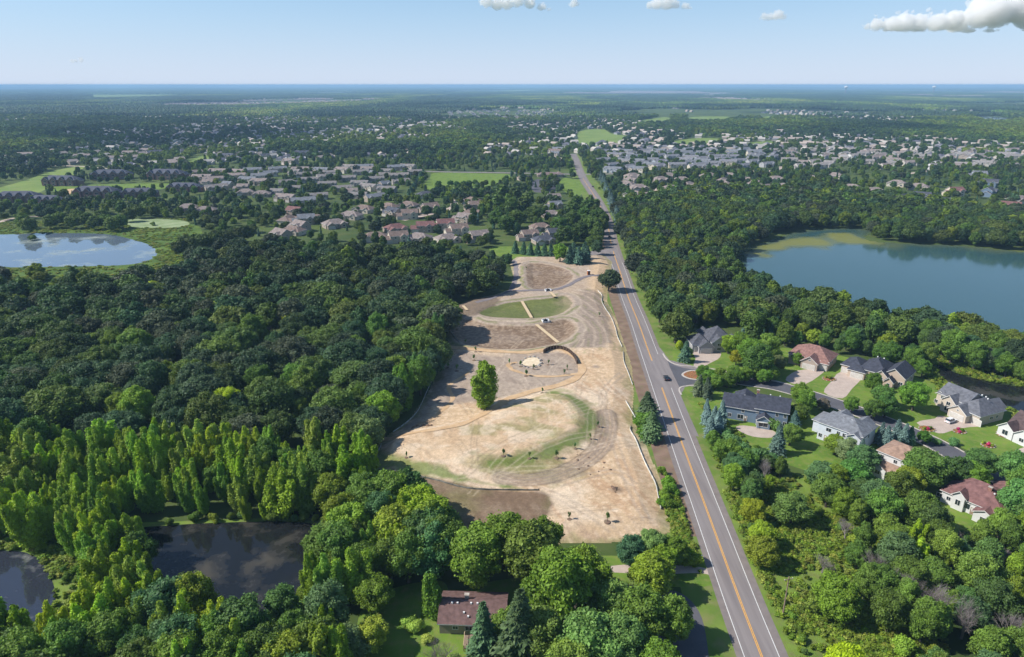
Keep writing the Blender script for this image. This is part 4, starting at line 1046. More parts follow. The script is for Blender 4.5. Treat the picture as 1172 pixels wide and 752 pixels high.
for px, py in [(216,240),(236,243),(282,222),(300,224)]: mh(px, py+1, 'ranch', .15, TAUR, TAUPE, 1., 'houses right of the left pond')
for px, py in [(95,182),(150,178),(60,176),(30,180),(170,175),(132,184),(300,212),(232,207),(250,200),(200,190)]: mh(px, py, 'town', r_.uniform(-.3, .3), TAUR, TAUPE, .95, 'left suburb behind the bright field')
for px, py in [(355,209),(379,201),(413,200),(443,199),(344,219),(320,223),(392,219),(364,228),(410,227),(443,220),(459,211),(474,200),(412,213),(430,208),(330,212),(375,214),(398,207),(348,203)]:
    mh(px, py, 'town', r_.choice((-.25, .1, .3))+r_.uniform(-.1, .1), (.2,.185,.18), (.3,.27,.25), .8, 'taupe townhouses left of the green lawn')
for px, py, c in [(453,265,MAROON),(487,265,MAROON),(512,277,TAUR),(430,275,BROWNR),(456,277,BROWNR),(548,276,TAUR),(510,262,MAROON),(446,240,BROWNR),(451,248,SLATE),(469,250,BROWNR),(538,247,BROWNR),(533,255,TAUR),(541,233,BROWNR),(487,226,SLATE),(525,268,BROWNR),(480,276,TAUR),(338,247,MAROON),(351,256,GREYR),(336,268,BROWNR),(361,254,BROWNR),(323,274,TAUR),(330,255,BROWNR),(345,264,TAUR),(545,240,BROWNR),(468,238,BROWNR)]:
    mh(px, py, r_.choice(('ranch', 'gable', 'ranch')), r_.choice((-.5, .2, .5, 1.2))+r_.uniform(-.2, .2), c, r_.choice((CREAM, TAUPE, TAUPE)), 1., 'brown roofed houses behind the dark wood')
for px, py, k, c in [(630,202,'long',(.2,.15,.14)),(634,230,'gable',TAUR),(635,239,'gable',GREYR),(630,248,'ranch',TAUR),(618,263,'ranch',BROWNR),(635,272,'gable',SLATE),(622,278,'ranch',SLATE),(606,274,'gable',BROWNR),(600,206,'ranch',BROWNR)]:
    mh(px, py, k, .1 if k == 'long' else .35, c, TAUPE, .9 if k != 'long' else .75, 'roofs left of the main road behind the earth field')
for px, py in [(723,208),(731,218),(726,226),(731,236),(757,234),(787,215),(790,224),(764,204),(826,210),(849,208),(867,217),(774,249),(813,239),(800,232),(745,246),(716,214),(738,228),(780,209)]:
    mh(px, py, 'ranch', r_.choice((-.6, .2, .9))+r_.uniform(-.2, .2), TAUR, TAUPE, 1.1, 'hip roofed houses right of the main road')
for px, py in [(690,186),(733,190),(723,178),(754,181),(769,182),(785,189),(708,173),(733,173),(810,180),(826,185),(838,179),(861,188),(869,180),(700,192),(712,185),(745,186),(760,173),(780,176),(796,172),(800,192),(815,190),(692,176),(845,187),(852,193),(878,191)]:
    mh(px, py, 'town', r_.choice((-.4, .1, .5))+r_.uniform(-.15, .15), (.17,.175,.195), (.38,.38,.4), .88, 'grey townhouse rows right of the far road')
for px, py in [(885,175),(918,171),(931,188),(903,186),(895,180),(974,174),(1000,170),(1049,167),(1082,177),(1120,181),(1015,190),(945,180),(960,186),(930,176),(1030,172),(1062,172),(1010,180),(1100,172),(990,188),(1040,178),(1140,176),(1132,188),(950,172),(1020,165),(1075,168),(985,179),(1160,182),(905,174),(1055,182)]:
    mh(px, py, 'town', r_.choice((-.4, .1, .5))+r_.uniform(-.15, .15), (.24,.22,.21), (.5,.46,.42), .9, 'pale townhouse rows above the lake')
for px, py, c, w in [(887,208,TAUR,TAUPE),(877,218,TAUR,TAUPE),(898,217,TAUR,TAUPE),(926,207,TAUR,TAUPE),(974,218,TAUR,CREAM),(1026,213,TAUR,CREAM),(1051,217,TAUR,CREAM),(1031,233,SLATE,GREYB),(1054,230,SLATE,WHITE),(1092,224,MAROON,CREAM),(1076,237,SLATE,BRICKC),(1084,247,NAVY,WHITE),(1130,224,SLATE,BLUE),(1120,204,GREYR,GREYB),(1132,214,SLATE,BLUE),(1155,242,MAROON,TAUPE),(955,204,TAUR,CREAM),(1000,222,TAUR,CREAM),(1165,232,TAUR,TAUPE)]:
    mh(px, py, 'gable' if c is not TAUR else 'ranch', r_.choice((-.5, .2, .6))+r_.uniform(-.2, .2), c, w, 1.1, 'houses in the wood beyond the lake')
# further rows, placed by patch
def hpatch(poly, spacing, kind, roof, wall, zone, seed, n=999, s=.95):
    g = random.Random(seed); pg = G(poly); xs = [p[0] for p in pg]; ys = [p[1] for p in pg]
    y = min(ys); out = []
    while y < max(ys):
        x = min(xs)
        while x < max(xs):
            q = (x+g.uniform(-.3, .3)*spacing, y+g.uniform(-.3, .3)*spacing)
            if inpoly([q[0]], [q[1]], pg)[0] and all((h['xy'][0]-q[0])**2+(h['xy'][1]-q[1])**2 > 25**2 for h in FARH) and dline([q[0]], [q[1]], ROADG[::8])[0] > 22: out.append(q)
            x += spacing
        y += spacing*1.1
    g.shuffle(out)
    for q in out[:n]:
        px, py = proj(*q)
        FARH.append(dict(px=px, py=py, xy=q, kind=g.choice(kind), rot=g.choice((-.5, .1, .6))+g.uniform(-.2, .2), roof=g.choice(roof), wall=g.choice(wall), s=s, zone=zone))
hpatch([(480,160),(560,158),(650,160),(655,182),(560,172),(480,172)], 40, ['town', 'gable'], [TAUR, GREYR, BROWNR], [CREAM, GREYB, WHITE], 'distant suburb left of the far road', 1, 40)
hpatch([(0,160),(250,150),(480,150),(470,185),(300,192),(120,172),(0,176)], 55, ['gable', 'ranch', 'town'], [GREYR, SLATE, TAUR], [GREYB, CREAM, TAUPE], 'distant suburb on the left', 2, 60)
hpatch([(590,150),(650,150),(655,160),(720,165),(830,165),(860,150),(960,155),(900,168),(700,170),(600,165)], 55, ['gable', 'ranch'], [TAUR, GREYR, BROWNR], [CREAM, WHITE], 'distant suburb right of the far road', 3, 40)
hpatch([(225,200),(300,196),(480,193),(480,206),(470,226),(400,234),(300,236),(240,228)], 31, ['town', 'gable', 'town'], [(.22,.2,.19), TAUR, GREYR], [CREAM, TAUPE], 'taupe townhouses left of the green lawn', 4, 60, .9)
hpatch([(690,168),(880,166),(890,194),(700,198)], 31, ['town'], [(.19,.19,.21), GREYR], [GREYB, CREAM], 'grey townhouse rows right of the far road', 5, 60, .95)
hpatch([(880,168),(1000,160),(1172,162),(1172,194),(1000,196),(890,194)], 31, ['town', 'gable'], [(.26,.24,.23), TAUR], [(.5,.46,.42), WHITE], 'pale townhouse rows above the lake', 6, 80, .95)
hpatch([(700,204),(870,204),(860,222),(760,224),(716,232)], 34, ['ranch'], [TAUR], [TAUPE], 'hip roofed houses right of the main road', 7, 30, 1.1)
hpatch([(320,246),(420,240),(560,232),(560,280),(430,284),(320,276)], 34, ['ranch', 'gable'], [TAUR, BROWNR, MAROON], [TAUPE, CREAM], 'brown roofed houses behind the dark wood', 8, 30, 1.05)
SIGNH = len(FARH)
NEARLIM = 300-12
FARH.sort(key=lambda d: d['xy'][1])
COLW = lambda c: 'maroon' if c == MAROON else 'navy' if c in (NAVY,) else 'slate' if c in (SLATE, (.095,.1,.13)) else 'grey' if c in (GREYR, (.17,.175,.195)) else 'brown' if c in (BROWNR, (.2,.15,.14)) else 'taupe'
KW = {'ranch': 'hip roofed house', 'gable': 'two storey house', 'town': 'double townhouse', 'condo': 'long brick condominium', 'long': 'long low building'}
NM = {'ranch': 'suburban_house', 'gable': 'two_storey_house', 'town': 'townhouse', 'condo': 'condominium', 'long': 'long_building'}
used = {}
far_left = []
for i, h in enumerate(FARH):
    h_in = -20 < h['px'] < 1192
    hr_ = SPECS[h['kind']][1]*h['s']*.62
    HOUSES_XY.append((*h['xy'], hr_)); HOUSES_XY.append((h['xy'][0], h['xy'][1]-9, hr_*.9)); HOUSES_XY.append((h['xy'][0], h['xy'][1]-18, hr_*.6))
    if h['kind'] in ('condo', 'long'):
        for sx in (-14, 14): HOUSES_XY.append((h['xy'][0]+sx*math.cos(h['rot']), h['xy'][1]+sx*math.sin(h['rot']), 10*h['s']))
    if i >= NEARLIM or not h_in: far_left.append(h); continue
    k = h['kind']; rc = COLW(h['roof'])
    lab = f"{rc} roofed {KW[k]}".replace('roofed hip roofed', 'hip roofed')
    z = f", {pct(h['px'], h['py'])}"
    label = f"{lab} of the {h['zone']}{z}"
    while label in used: h['px'] += 4; label = f"{lab} of the {h['zone']}, {pct(h['px'],h['py'])}"
    if len(label.split()) > 16: label = f"{lab}, {h['zone'].split(' ')[0]} {h['zone'].split(' ')[1]} rows{z}"
    used[label] = 1
    if k not in PROTO:
        r, _ = house(NM[k], label, SPECS[k][0], h['xy'], h['rot'], h['wall'], h['roof'], cat='building' if k in ('condo', 'long') else 'house', group=h['zone'])
        PROTO[k] = r
    else: r = copy_tree(PROTO[k])
    r.location = (*h['xy'], .02); r.rotation_euler.z = h['rot']; r.scale = (h['s'],)*3
    r['label'] = label; r['group'] = h['zone']
    for c in r.children:
        if c.name.startswith('wall'): c.color = (*h['wall'], 1)
        if c.name.startswith('roof'): c.color = (*h['roof'], 1)

# ------------------------------------------------------------------ where trees may not stand
NOTREE += [SITE, POND_L, LAKE, POND_H, POND_B, POND_BL, ALG]
for pl, k in FIELDS: NOTREE.append(GS(pl))
for pl, lab in DRIVES: NOTREE.append(GS(pl, 3))
for l in LAWNS: NOTREE.append(GS(l))
NOLINE += [(ROADG[::6], 9), (EWG, 9), (STREETG, 6)]
# ------------------------------------------------------------------ planting
OAKW = 'dark wood left of the earth field'
scatter([(-160,352),(-160,338),(60,340),(150,333),(205,325),(222,306),(250,297),(330,294),(430,303),(480,304),(560,308),(588,320),(584,334),(560,342),(520,350),(506,366),(509,385),(510,397),(498,428),(486,448),(458,482),(436,500),(425,518),(400,522),(250,522),(100,515),(-160,505)], 10.6, {'oak': .72, 'maple': .16, 'shrub': .05, 'dead': .07}, (11, 17.5), OAKW, 1)
COTW = 'light green wood left of the earth field'
scatter([(-200,520),(-100,520),(100,524),(250,530),(400,530),(428,548),(424,580),(392,592),(380,594),(165,592),(128,612),(60,630),(0,626),(-200,622)], 5.8, {'cotton': .72, 'maple': .22, 'shrub': .06}, (9, 17), COTW, 2)
scatter([(60,600),(130,602),(150,622),(172,655),(188,690),(205,712),(150,735),(100,720),(98,675),(72,632)], 5., {'cotton': .8, 'maple': .15, 'shrub': .05}, (10, 15), 'spit of trees between the two bottom left ponds', 3)
scatter([(-120,742),(0,732),(60,730),(150,732),(205,722),(290,728),(345,722),(375,700),(410,715),(405,770),(400,880),(-160,880)], 5.6, {'cotton': .55, 'maple': .38, 'shrub': .07}, (12, 16.5), 'foreground trees along the bottom left', 4)
scatter([(378,612),(430,590),(434,562),(470,578),(520,600),(512,650),(485,672),(430,688),(410,712),(380,700),(352,705),(350,680),(366,655)], 6.0, {'maple': .6, 'cotton': .35, 'shrub': .05}, (12, 17), 'tall trees right of the dark pond', 5)
RW = 'scrub wood at the bottom right'
scatter([(962,590),(1000,575),(1070,580),(1075,612),(1172,615),(1320,620),(1320,870),(1040,870),(1015,760),(992,715),(985,690),(965,640)], 6.2, {'maple': .66, 'shrub': .14, 'dead': .1, 'cotton': .1}, (8, 12.5), RW, 6)
scatter([(800,488),(820,500),(845,520),(880,530),(905,545),(880,565),(862,590),(868,640),(850,620),(835,570),(815,525)], 5.2, {'shrub': .45, 'maple': .5, 'dead': .05}, (6, 10), 'hedge of bushes along the right side of the road', 7)
scatter([(920,546),(960,552),(985,560),(1000,552),(1062,568),(1078,560),(1075,590),(960,592)], 6.5, {'maple': .7, 'shrub': .3}, (7, 11), 'trees in front of the tan roofed house', 8)
LW = 'wood between the road and the lake'
scatter([(716,345),(712,310),(706,285),(703,258),(720,246),(780,244),(850,250),(905,258),(880,272),(858,284),(838,300),(836,318),(856,336),(905,352),(980,366),(1040,376),(1100,388),(1172,409),(1320,430),(1320,450),(1172,438),(1125,428),(1090,420),(1068,410),(1045,400),(985,396),(950,386),(900,384),(860,396),(850,372),(790,374),(785,400),(768,404),(745,370)], 8.2, {'maple': .62, 'oak': .3, 'shrub': .05, 'spruce': .03}, (10, 16), LW, 9)
scatter([(1110,424),(1130,430),(1172,441),(1320,470),(1320,450),(1172,425)], 6.5, {'maple': 1}, (7, 12), LW, 10)
LN = 'wood along the far shore of the lake'
scatter([(700,250),(714,236),(760,226),(860,222),(960,225),(1050,236),(1172,250),(1320,262),(1320,296),(1172,287),(1110,281.5),(1060,278.5),(1000,275),(985,266),(960,261),(930,262),(900,266),(860,262)], 8.6, {'maple': .62, 'oak': .34, 'spruce': .04}, (10, 15), LN, 11)
# middle suburb: trees between the houses
def woods(x, y):
    n = fbm(x*.008, y*.008, 3); return np.clip((n-.36)*4, .38, 1)
scatter([(-180,262),(-180,205),(200,190),(420,182),(640,178),(700,176),(850,180),(1000,185),(1340,185),(1340,262),(1172,250),(1050,236),(960,224),(860,222),(760,226),(706,236),(700,262),(700,290),(690,300),(560,306),(430,300),(330,290),(240,292),(222,262),(150,246),(60,250)], 10.6, {'maple': .62, 'oak': .16, 'spruce': .14, 'shrub': .08}, (6, 11), 'trees among the suburb houses', 12, dens=woods)
# garden trees of the near houses
scatter([(800,398),(860,384),(905,388),(960,392),(1010,404),(1060,420),(1060,440),(1000,420),(950,404),(900,398),(860,402)], 7., {'maple': .8, 'spruce': .2}, (7, 12), 'garden trees behind the near houses', 13)
scatter([(862,640),(850,600),(840,560),(900,545),(990,560),(1060,600),(1020,660),(985,690),(960,790),(905,800),(895,720),(880,690)], 6., {'shrub': .88, 'maple': .12}, (4, 8), 'scrub on the rough meadow', 21, dens=lambda x, y: np.clip((fbm(x*.06, y*.06, 3)-.42)*4, .06, .7))
scatter([(800,520),(790,495),(782,470),(792,462),(815,480),(835,505),(850,540),(855,575),(880,640),(900,690),(940,780),(912,790),(876,700),(853,650),(833,600)], 3.6, {'shrub': .85, 'maple': .15}, (4, 7.5), 'bushes at the right verge', 22, dens=lambda x, y: np.clip((fbm(x*.08+9, y*.08, 3)-.3)*4, .1, .95))
scatter([(150,600),(260,592),(385,594),(392,625),(372,660),(352,700),(345,715),(336,700),(352,655),(374,625),(372,603),(330,597),(200,601),(150,606)], 3.6, {'shrub': .7, 'cotton': .3}, (5, 11), 'bushes on the bank of the dark pond', 23)
scatter([(0,612),(60,614),(100,640),(120,690),(90,730),(40,748),(0,750),(-60,760),(-200,770),(-200,735),(-80,732),(0,724),(42,713),(64,695),(64,671),(53,648),(36,631),(0,627)], 4.2, {'shrub': 1}, (4, 7), 'bushes on the bank of the corner pond', 24, dens=lambda x, y: .55+0*x)
scatter([(-100,318),(50,322),(150,318),(200,306),(212,310),(150,330),(60,334),(-100,340)], 6., {'shrub': 1}, (5, 9), 'bushes south of the left pond', 25, dens=lambda x, y: .3+0*x)
G1 = 'garden tree by the near houses'
ORD = 'first second third fourth fifth sixth seventh eighth ninth tenth eleventh twelfth thirteenth'.split()
def T(px, py, kind, h, r=None, col=None, label=None, zone=G1): tree(px, py, kind, h, r, col, zone, label)
# hand placed, as in the photograph
T(557,471,'cotton',18,6.8,(.085,.145,.022),'lone tall bright green poplar standing in the bare earth field')
T(696,333,'oak',13,7.2,(.028,.045,.02),'dark round oak beside the road at the top of the field')
T(741,482,'spruce',11.5,4.8,(.035,.06,.03),'upper of two ragged conifers between fence and road')
T(746,503,'spruce',10.5,4.8,(.04,.07,.03),'lower of two ragged conifers between fence and road')
T(739,474,'shrub',5,3.4,(.05,.1,.022),'dark bush behind the two roadside conifers'); T(744,492,'shrub',5.5,4,(.05,.1,.025),'dark bush between the two roadside conifers'); T(733,487,'shrub',4.6,4,(.07,.14,.02),'leafy green bush at the foot of the two roadside conifers')
T(738,503,'shrub',4,3.6,(.07,.14,.02),'bush below the lower roadside conifer')
T(757,543,'shrub',2.6,1.8,None,'small bush alone on the brown road shoulder')
for ci, q in enumerate(((762,556,3.4,2.4),(767,566,3.6,2.6),(760,573,3,2.2),(765,582,2.6,2.2),(756,580,2.2,1.6))): T(q[0],q[1],'shrub',q[2],q[3],(.06,.12,.02),f'dark green bush on the brown shoulder, {numw(q[0])} pixels across and {numw(q[1]-500)} down'.replace(' pixels','') if False else f'dark green bush, {ORD[ci]} in the clump on the brown road shoulder')
T(548,672,'maple',17,7.2,(.075,.12,.022)); T(606,676,'maple',18,8,(.07,.115,.025)); T(577,650,'maple',16,7,(.07,.115,.02)); T(620,640,'maple',13,5,(.06,.11,.02))
T(641,718,'maple',20,8.6,(.06,.125,.02),'big round maple with visible trunk in front of the field')
T(672,690,'maple',15,6,(.06,.12,.02)); T(700,722,'maple',13,5.6,(.06,.115,.03)); T(668,770,'maple',15,7.5,(.07,.12,.035))
T(745,682,'maple',12,5.4,(.08,.13,.02),'yellow green tree beside the pale driveway'); T(722,648,'maple',9,4.2,(.045,.095,.05),'blue green tree at the lower right corner of the field')
T(745,641,'maple',9,4,(.06,.11,.035)); T(768,644,'maple',8,3.6,(.07,.12,.02)); T(783,640,'shrub',3.5,3,(.08,.15,.02)); T(790,647,'shrub',3,2.6,(.07,.13,.02)); T(758,655,'maple',8,3.6,(.08,.13,.02))
T(735,735,'maple',14,6,(.05,.1,.02)); T(768,735,'maple',12,5,(.05,.1,.02)); T(715,770,'maple',14,6,(.05,.1,.03)); T(752,790,'maple',12,5,(.06,.11,.02)); T(720,700,'dead',9,3.4)
T(690,800,'dead',12,5); T(650,800,'maple',13,6,(.08,.14,.03)); T(612,830,'shrub',5,5,(.09,.17,.03)); T(570,830,'maple',10,5,(.1,.18,.02))
T(592,768,'spruce',20,6.2,(.03,.05,.02),'tall dark conifer right of the brown roofed house'); T(554,758,'spruce',15,4.6,(.03,.058,.026),'small dark conifer overlapping the brown roof')
T(618,760,'maple',14,5.4,(.05,.09,.022)); T(578,742,'maple',10,4,(.055,.1,.022))
T(493,704,'column',13,1.7,(.05,.11,.02),'left narrow columnar cedar beside the brown roofed house'); T(500,706,'column',13,1.7,(.05,.11,.02),'right narrow columnar cedar beside the brown roofed house')
T(446,600,'spruce',9,4,(.03,.06,.03)); T(440,575,'maple',10,4.5,(.05,.1,.025)); T(495,660,'maple',16,7,(.04,.095,.035)); T(455,640,'maple',15,7,(.085,.15,.02)); T(480,615,'maple',16,7,(.09,.14,.018)); T(500,630,'maple',15,6.4,(.07,.13,.02))
T(478,722,'shrub',2.2,2.2,(.12,.18,.04)); T(470,715,'shrub',1.8,2,(.12,.18,.04)); T(488,732,'shrub',1.6,1.8,(.14,.2,.05)); T(505,770,'dead',8,3.6); T(525,790,'maple',8,3.6,(.06,.1,.03))
T(448,650,'dead',8,4); T(430,700,'maple',10,5,(.06,.12,.02)); T(425,745,'maple',8,4,(.12,.17,.03)); T(395,760,'maple',9,5,(.07,.1,.04))
# bright trees at the edge of the dark wood
T(497,398,'cotton',17,4.6,(.05,.1,.03)); T(505,392,'cotton',12,3,(.09,.16,.02)); T(484,432,'cotton',18,5.4,(.055,.11,.022)); T(462,470,'cotton',18,5.6,(.06,.12,.02)); T(474,447,'cotton',16,4.6,(.05,.1,.03)); T(440,492,'maple',15,6,(.07,.13,.02)); T(417,520,'oak',14,6.5,(.07,.11,.04)); T(420,560,'cotton',17,5,(.085,.16,.02)); T(400,572,'cotton',18,5.6,(.085,.16,.02)); T(558,318,'cotton',13,5,(.09,.14,.02)); T(345,430,'maple',15,7,(.06,.08,.05))
for q in ((90,352),(75,368),(120,340),(210,400),(232,452),(60,392),(105,395),(330,470)): T(q[0],q[1]+12,'dead',12,5.4,(.19,.155,.17),f'bare violet grey dead tree in the dark wood, {pct(*q)}')
for q,c in (((80,345),(.12,.17,.02)),((262,470),(.14,.19,.02)),((335,375),(.14,.17,.02)),((360,345),(.1,.15,.02)),((180,335),(.1,.15,.02)),((250,360),(.09,.13,.02))): T(q[0],q[1]+12,'maple',13,5.5,c,f'yellow green tree among dark oaks, {pct(*q)}')
# conifer screen left of the far road junction, at the top of the field
for i, q in enumerate(((590,288),(599,289),(607,290),(615,290.5),(623,291),(631,291.5))): T(q[0],q[1]+2,'spruce',9,3.4,(.03,.06,.035),f'dark conifer of the screen above the field, {pct(*q)}')
T(641,302,'maple',13,5,(.07,.13,.02),'bright green tree in the conifer screen above the field')
for q in ((654,171),(650,173),(661,172),(657,174),(664,176),(646,176)): T(q[0],q[1],'maple',11,6,(.05,.095,.022))
for q in ((652,304),(662,305),(671,304),(657,300),(668,299)): T(q[0],q[1],'spruce',12,4.2,(.028,.052,.036),f'blue green spruce at the top of the field, {pct(*q)}')
for q in ((684,268),(687,262),(690,256),(684,275),(680,246),(686,250),(681,238),(689,262)): T(q[0],q[1]+5,'maple',13,5.4,(.05,.095,.022))
T(683,292,'maple',11,4.5,(.045,.08,.035)); T(676,285,'maple',9,4,(.05,.1,.03))
for q in ((640,262),(655,255),(668,250),(676,262),(662,270),(645,275),(672,240),(655,243),(682,252),(660,236)): T(q[0],q[1]+6,'maple',15,7.5,(.045,.095,.02))
for q in ((570,235),(585,240),(600,238),(592,255),(580,262),(612,250),(604,232),(568,255),(575,222),(590,225)): T(q[0],q[1]+6,'maple',16,8,(.045,.095,.02))
for i in range(13): T(688+i*1.55,207+i*4.0,'spruce',13,3.6,(.05,.075,.07),f'grey green conifer, {ORD[i]} from the far end of the row beside the far road')
for i in range(16): T(700+i*3.0+(i%2),212+i*2.4,'maple' if i%3 else 'spruce',11,4.5,(.04,.085,.025))
for i in range(9): T(468+i*2.1,226-i*3.2,'spruce',9,3.2,(.03,.06,.04),f'dark conifer, {ORD[i]} along the west edge of the green lawn')
for q in ((516,214),(523,215),(530,215),(537,214),(544,213)): T(q[0],q[1]-1,'maple',7,4.5,(.03,.07,.02),f'round tree of the clump on the green lawn, {pct(*q)}')
for i in range(20): T(500+i*4.4,222+(i%3)*1.2,'spruce',8,3,(.03,.055,.03))
# left suburb rows
for q in ((35,268),(28,262),(70,258),(85,262),(100,259),(110,263),(122,261),(130,265),(60,262),(92,256),(140,262),(118,255),(148,254),(160,250),(172,244),(180,248)): T(q[0],q[1],'maple',14 if q[0]<40 else 12,6.5,(.05,.1,.02))
T(36,275,'shrub',4,4); T(176,258,'shrub',3,3); T(42,318,'maple',9,6,(.07,.12,.05)); T(48,322,'maple',6,5,(.16,.09,.06)); T(2,332,'oak',15,7)
for i in range(40):
    T(-30+r_.uniform(0,84),186+r_.uniform(0,16),'oak',13,6,(.02,.045,.03),zone='dark copse at the left edge behind the pond')
for i in range(14): T(208+i*6,292-i*1.2+r_.uniform(-4,4),'oak',13,6,(.04,.075,.03))
# trees round the near houses
T(868,432,'maple',14,6.6,(.045,.1,.025),'big green tree left of the maroon roofed stone house'); T(858,420,'maple',13,6,(.055,.115,.02)); T(846,408,'maple',12,5.5,(.06,.12,.02)); T(878,415,'maple',13,6,(.05,.1,.02)); T(833,405,'maple',9,4,(.07,.14,.02)); T(842,418,'maple',7,3.4,(.13,.16,.02))
T(783,414,'spruce',10,3.2,(.03,.055,.035)); T(786,407,'shrub',4,2.6); T(778,400,'shrub',4,2.6,(.13,.18,.02))
for q in ((803,430),(812,436),(822,433),(832,440),(843,436),(852,441),(862,437),(873,443),(882,440),(838,430),(818,442),(805,440)): T(q[0],q[1]-4 if q[0]>850 else q[1]+4,'maple',6.5,3.2,(.055,.105,.02))
T(798,452,'spruce',9,3.,(.04,.055,.03)); T(810,456,'spruce',9,3,(.035,.05,.03)); T(889,426,'maple',8,3.2,(.07,.1,.04)); T(911,418,'maple',6,2.8,(.05,.11,.02))
for q in ((808,486,10),(816,490,9),(822,497,9),(812,500,8),(826,484,9)): T(q[0],q[1],'spruce',q[2],2.6,(.06,.09,.085),f'pale blue spruce left of the blue house, {pct(q[0],q[1])}')
T(889,520,'spruce',11,3.2,(.045,.07,.06),'blue spruce between the blue house and the white house'); T(908,497,'spruce',9,2.6,(.04,.07,.06)); T(903,510,'maple',8,4,(.05,.09,.02)); T(885,492,'shrub',4,2.6)
T(915,462,'maple',9,4.2,(.05,.105,.02)); T(920,472,'maple',9,4.2,(.05,.105,.02)); T(942,470,'maple',5,3,(.09,.085,.06),'brownish sparse tree on the near side of the street'); T(975,473,'maple',7,3,(.05,.1,.02)); T(912,485,'maple',8,4)
T(998,449,'maple',8,3.8,(.045,.11,.02),'round tree in front of the navy roofed house'); T(1008,466,'maple',9,4.4,(.045,.1,.025)); T(1044,470,'maple',12,5.2,(.05,.115,.02),'big round tree left of the grey roofed house'); T(1012,478,'maple',9,4.6,(.045,.1,.025)); T(1000,480,'maple',8,4)
for q in ((1006,508),(1014,512),(1026,505),(1032,508),(985,528)): T(q[0],q[1],'spruce',8,2.6,(.045,.07,.065),f'blue spruce behind the tan roofed house, {pct(*q)}')
T(1056,508,'maple',5,2.6,(.05,.11,.02)); T(1040,508,'spruce',7,2); T(1055,560,'maple',13,7,(.05,.1,.025),'broad tree between the tan and the maroon roofed house'); T(1038,570,'maple',10,5); T(1108,560,'maple',9,5.4,(.05,.11,.02)); T(1122,545,'maple',9,5,(.05,.1,.03)); T(1092,556,'maple',10,5)
T(1160,558,'maple',12,6,(.04,.1,.03)); T(1172,575,'maple',12,6); T(1162,600,'maple',13,6,(.04,.1,.03)); T(1180,610,'maple',14,6)
T(985,540,'maple',9,5,(.04,.09,.035)); T(968,528,'maple',8,4.4,(.08,.11,.05)); T(955,520,'maple',7,3.6,(.07,.12,.02)); T(975,560,'maple',10,5,(.045,.1,.025)); T(940,560,'maple',9,5,(.05,.1,.04)); T(1025,580,'maple',11,5.5)
for q,h in (((838,512),4),((850,520),4.5),((866,526),4),((885,534),4),((832,500),3),((1090,510),2.4),((1070,508),2)): T(q[0],q[1],'shrub',h,h*.9,(.05,.11,.04))
T(870,650,'maple',9,4.2,(.095,.12,.02),'yellowing tree beside the road right of the double line'); T(868,628,'maple',8,4,(.1,.15,.02)); T(858,600,'maple',8,4,(.11,.15,.02)); T(955,705,'maple',11,5.6,(.075,.13,.02),'large bright round tree in the rough meadow'); T(938,700,'shrub',4,4,(.09,.15,.03)); T(968,782,'maple',9,4.6,(.14,.2,.02),'yellow green tree at the bottom right beside the meadow'); T(945,580,'maple',10,5); T(905,600,'maple',9,5,(.055,.11,.03)); T(1100,730,'dead',13,5); T(1065,715,'dead',14,5); T(1030,700,'dead',13,4.5); T(940,655,'dead',6,3.4); T(1000,668,'dead',12,4); T(875,560,'dead',12,3.6); T(1155,745,'dead',13,5)

# ------------------------------------------------------------------ split into individual trees and far masses
NAMEK = {'oak': 'oak_tree', 'maple': 'leafy_tree', 'cotton': 'cottonwood_tree', 'spruce': 'conifer_tree', 'shrub': 'bush', 'column': 'columnar_cedar', 'dead': 'dead_tree'}
CATK = {'oak': 'tree', 'maple': 'tree', 'cotton': 'tree', 'spruce': 'tree', 'shrub': 'bush', 'column': 'tree', 'dead': 'tree'}
WORDK = {'oak': 'oak', 'maple': 'leafy tree', 'cotton': 'cottonwood', 'spruce': 'conifer', 'shrub': 'bush', 'column': 'cedar', 'dead': 'dead tree'}
def colword(c, kind):
    if kind == 'dead': return 'bare grey'
    r, g, b = c
    if b > g*.8: return 'blue grey'
    s = 'yellow green' if r > g*.75 and g > .1 else 'bright green' if g > .14 else 'mid green' if g > .085 else 'dark green'
    return s
LIMIT = {'oak': 290, 'maple': 290, 'cotton': 290, 'spruce': 150, 'shrub': 150, 'column': 10, 'dead': 60}
BUDGET = dict(LIMIT)
TREES.sort(key=lambda t: (t['label'] is None, t['y']))
masses = {}
cnt = {}
ulab = {}
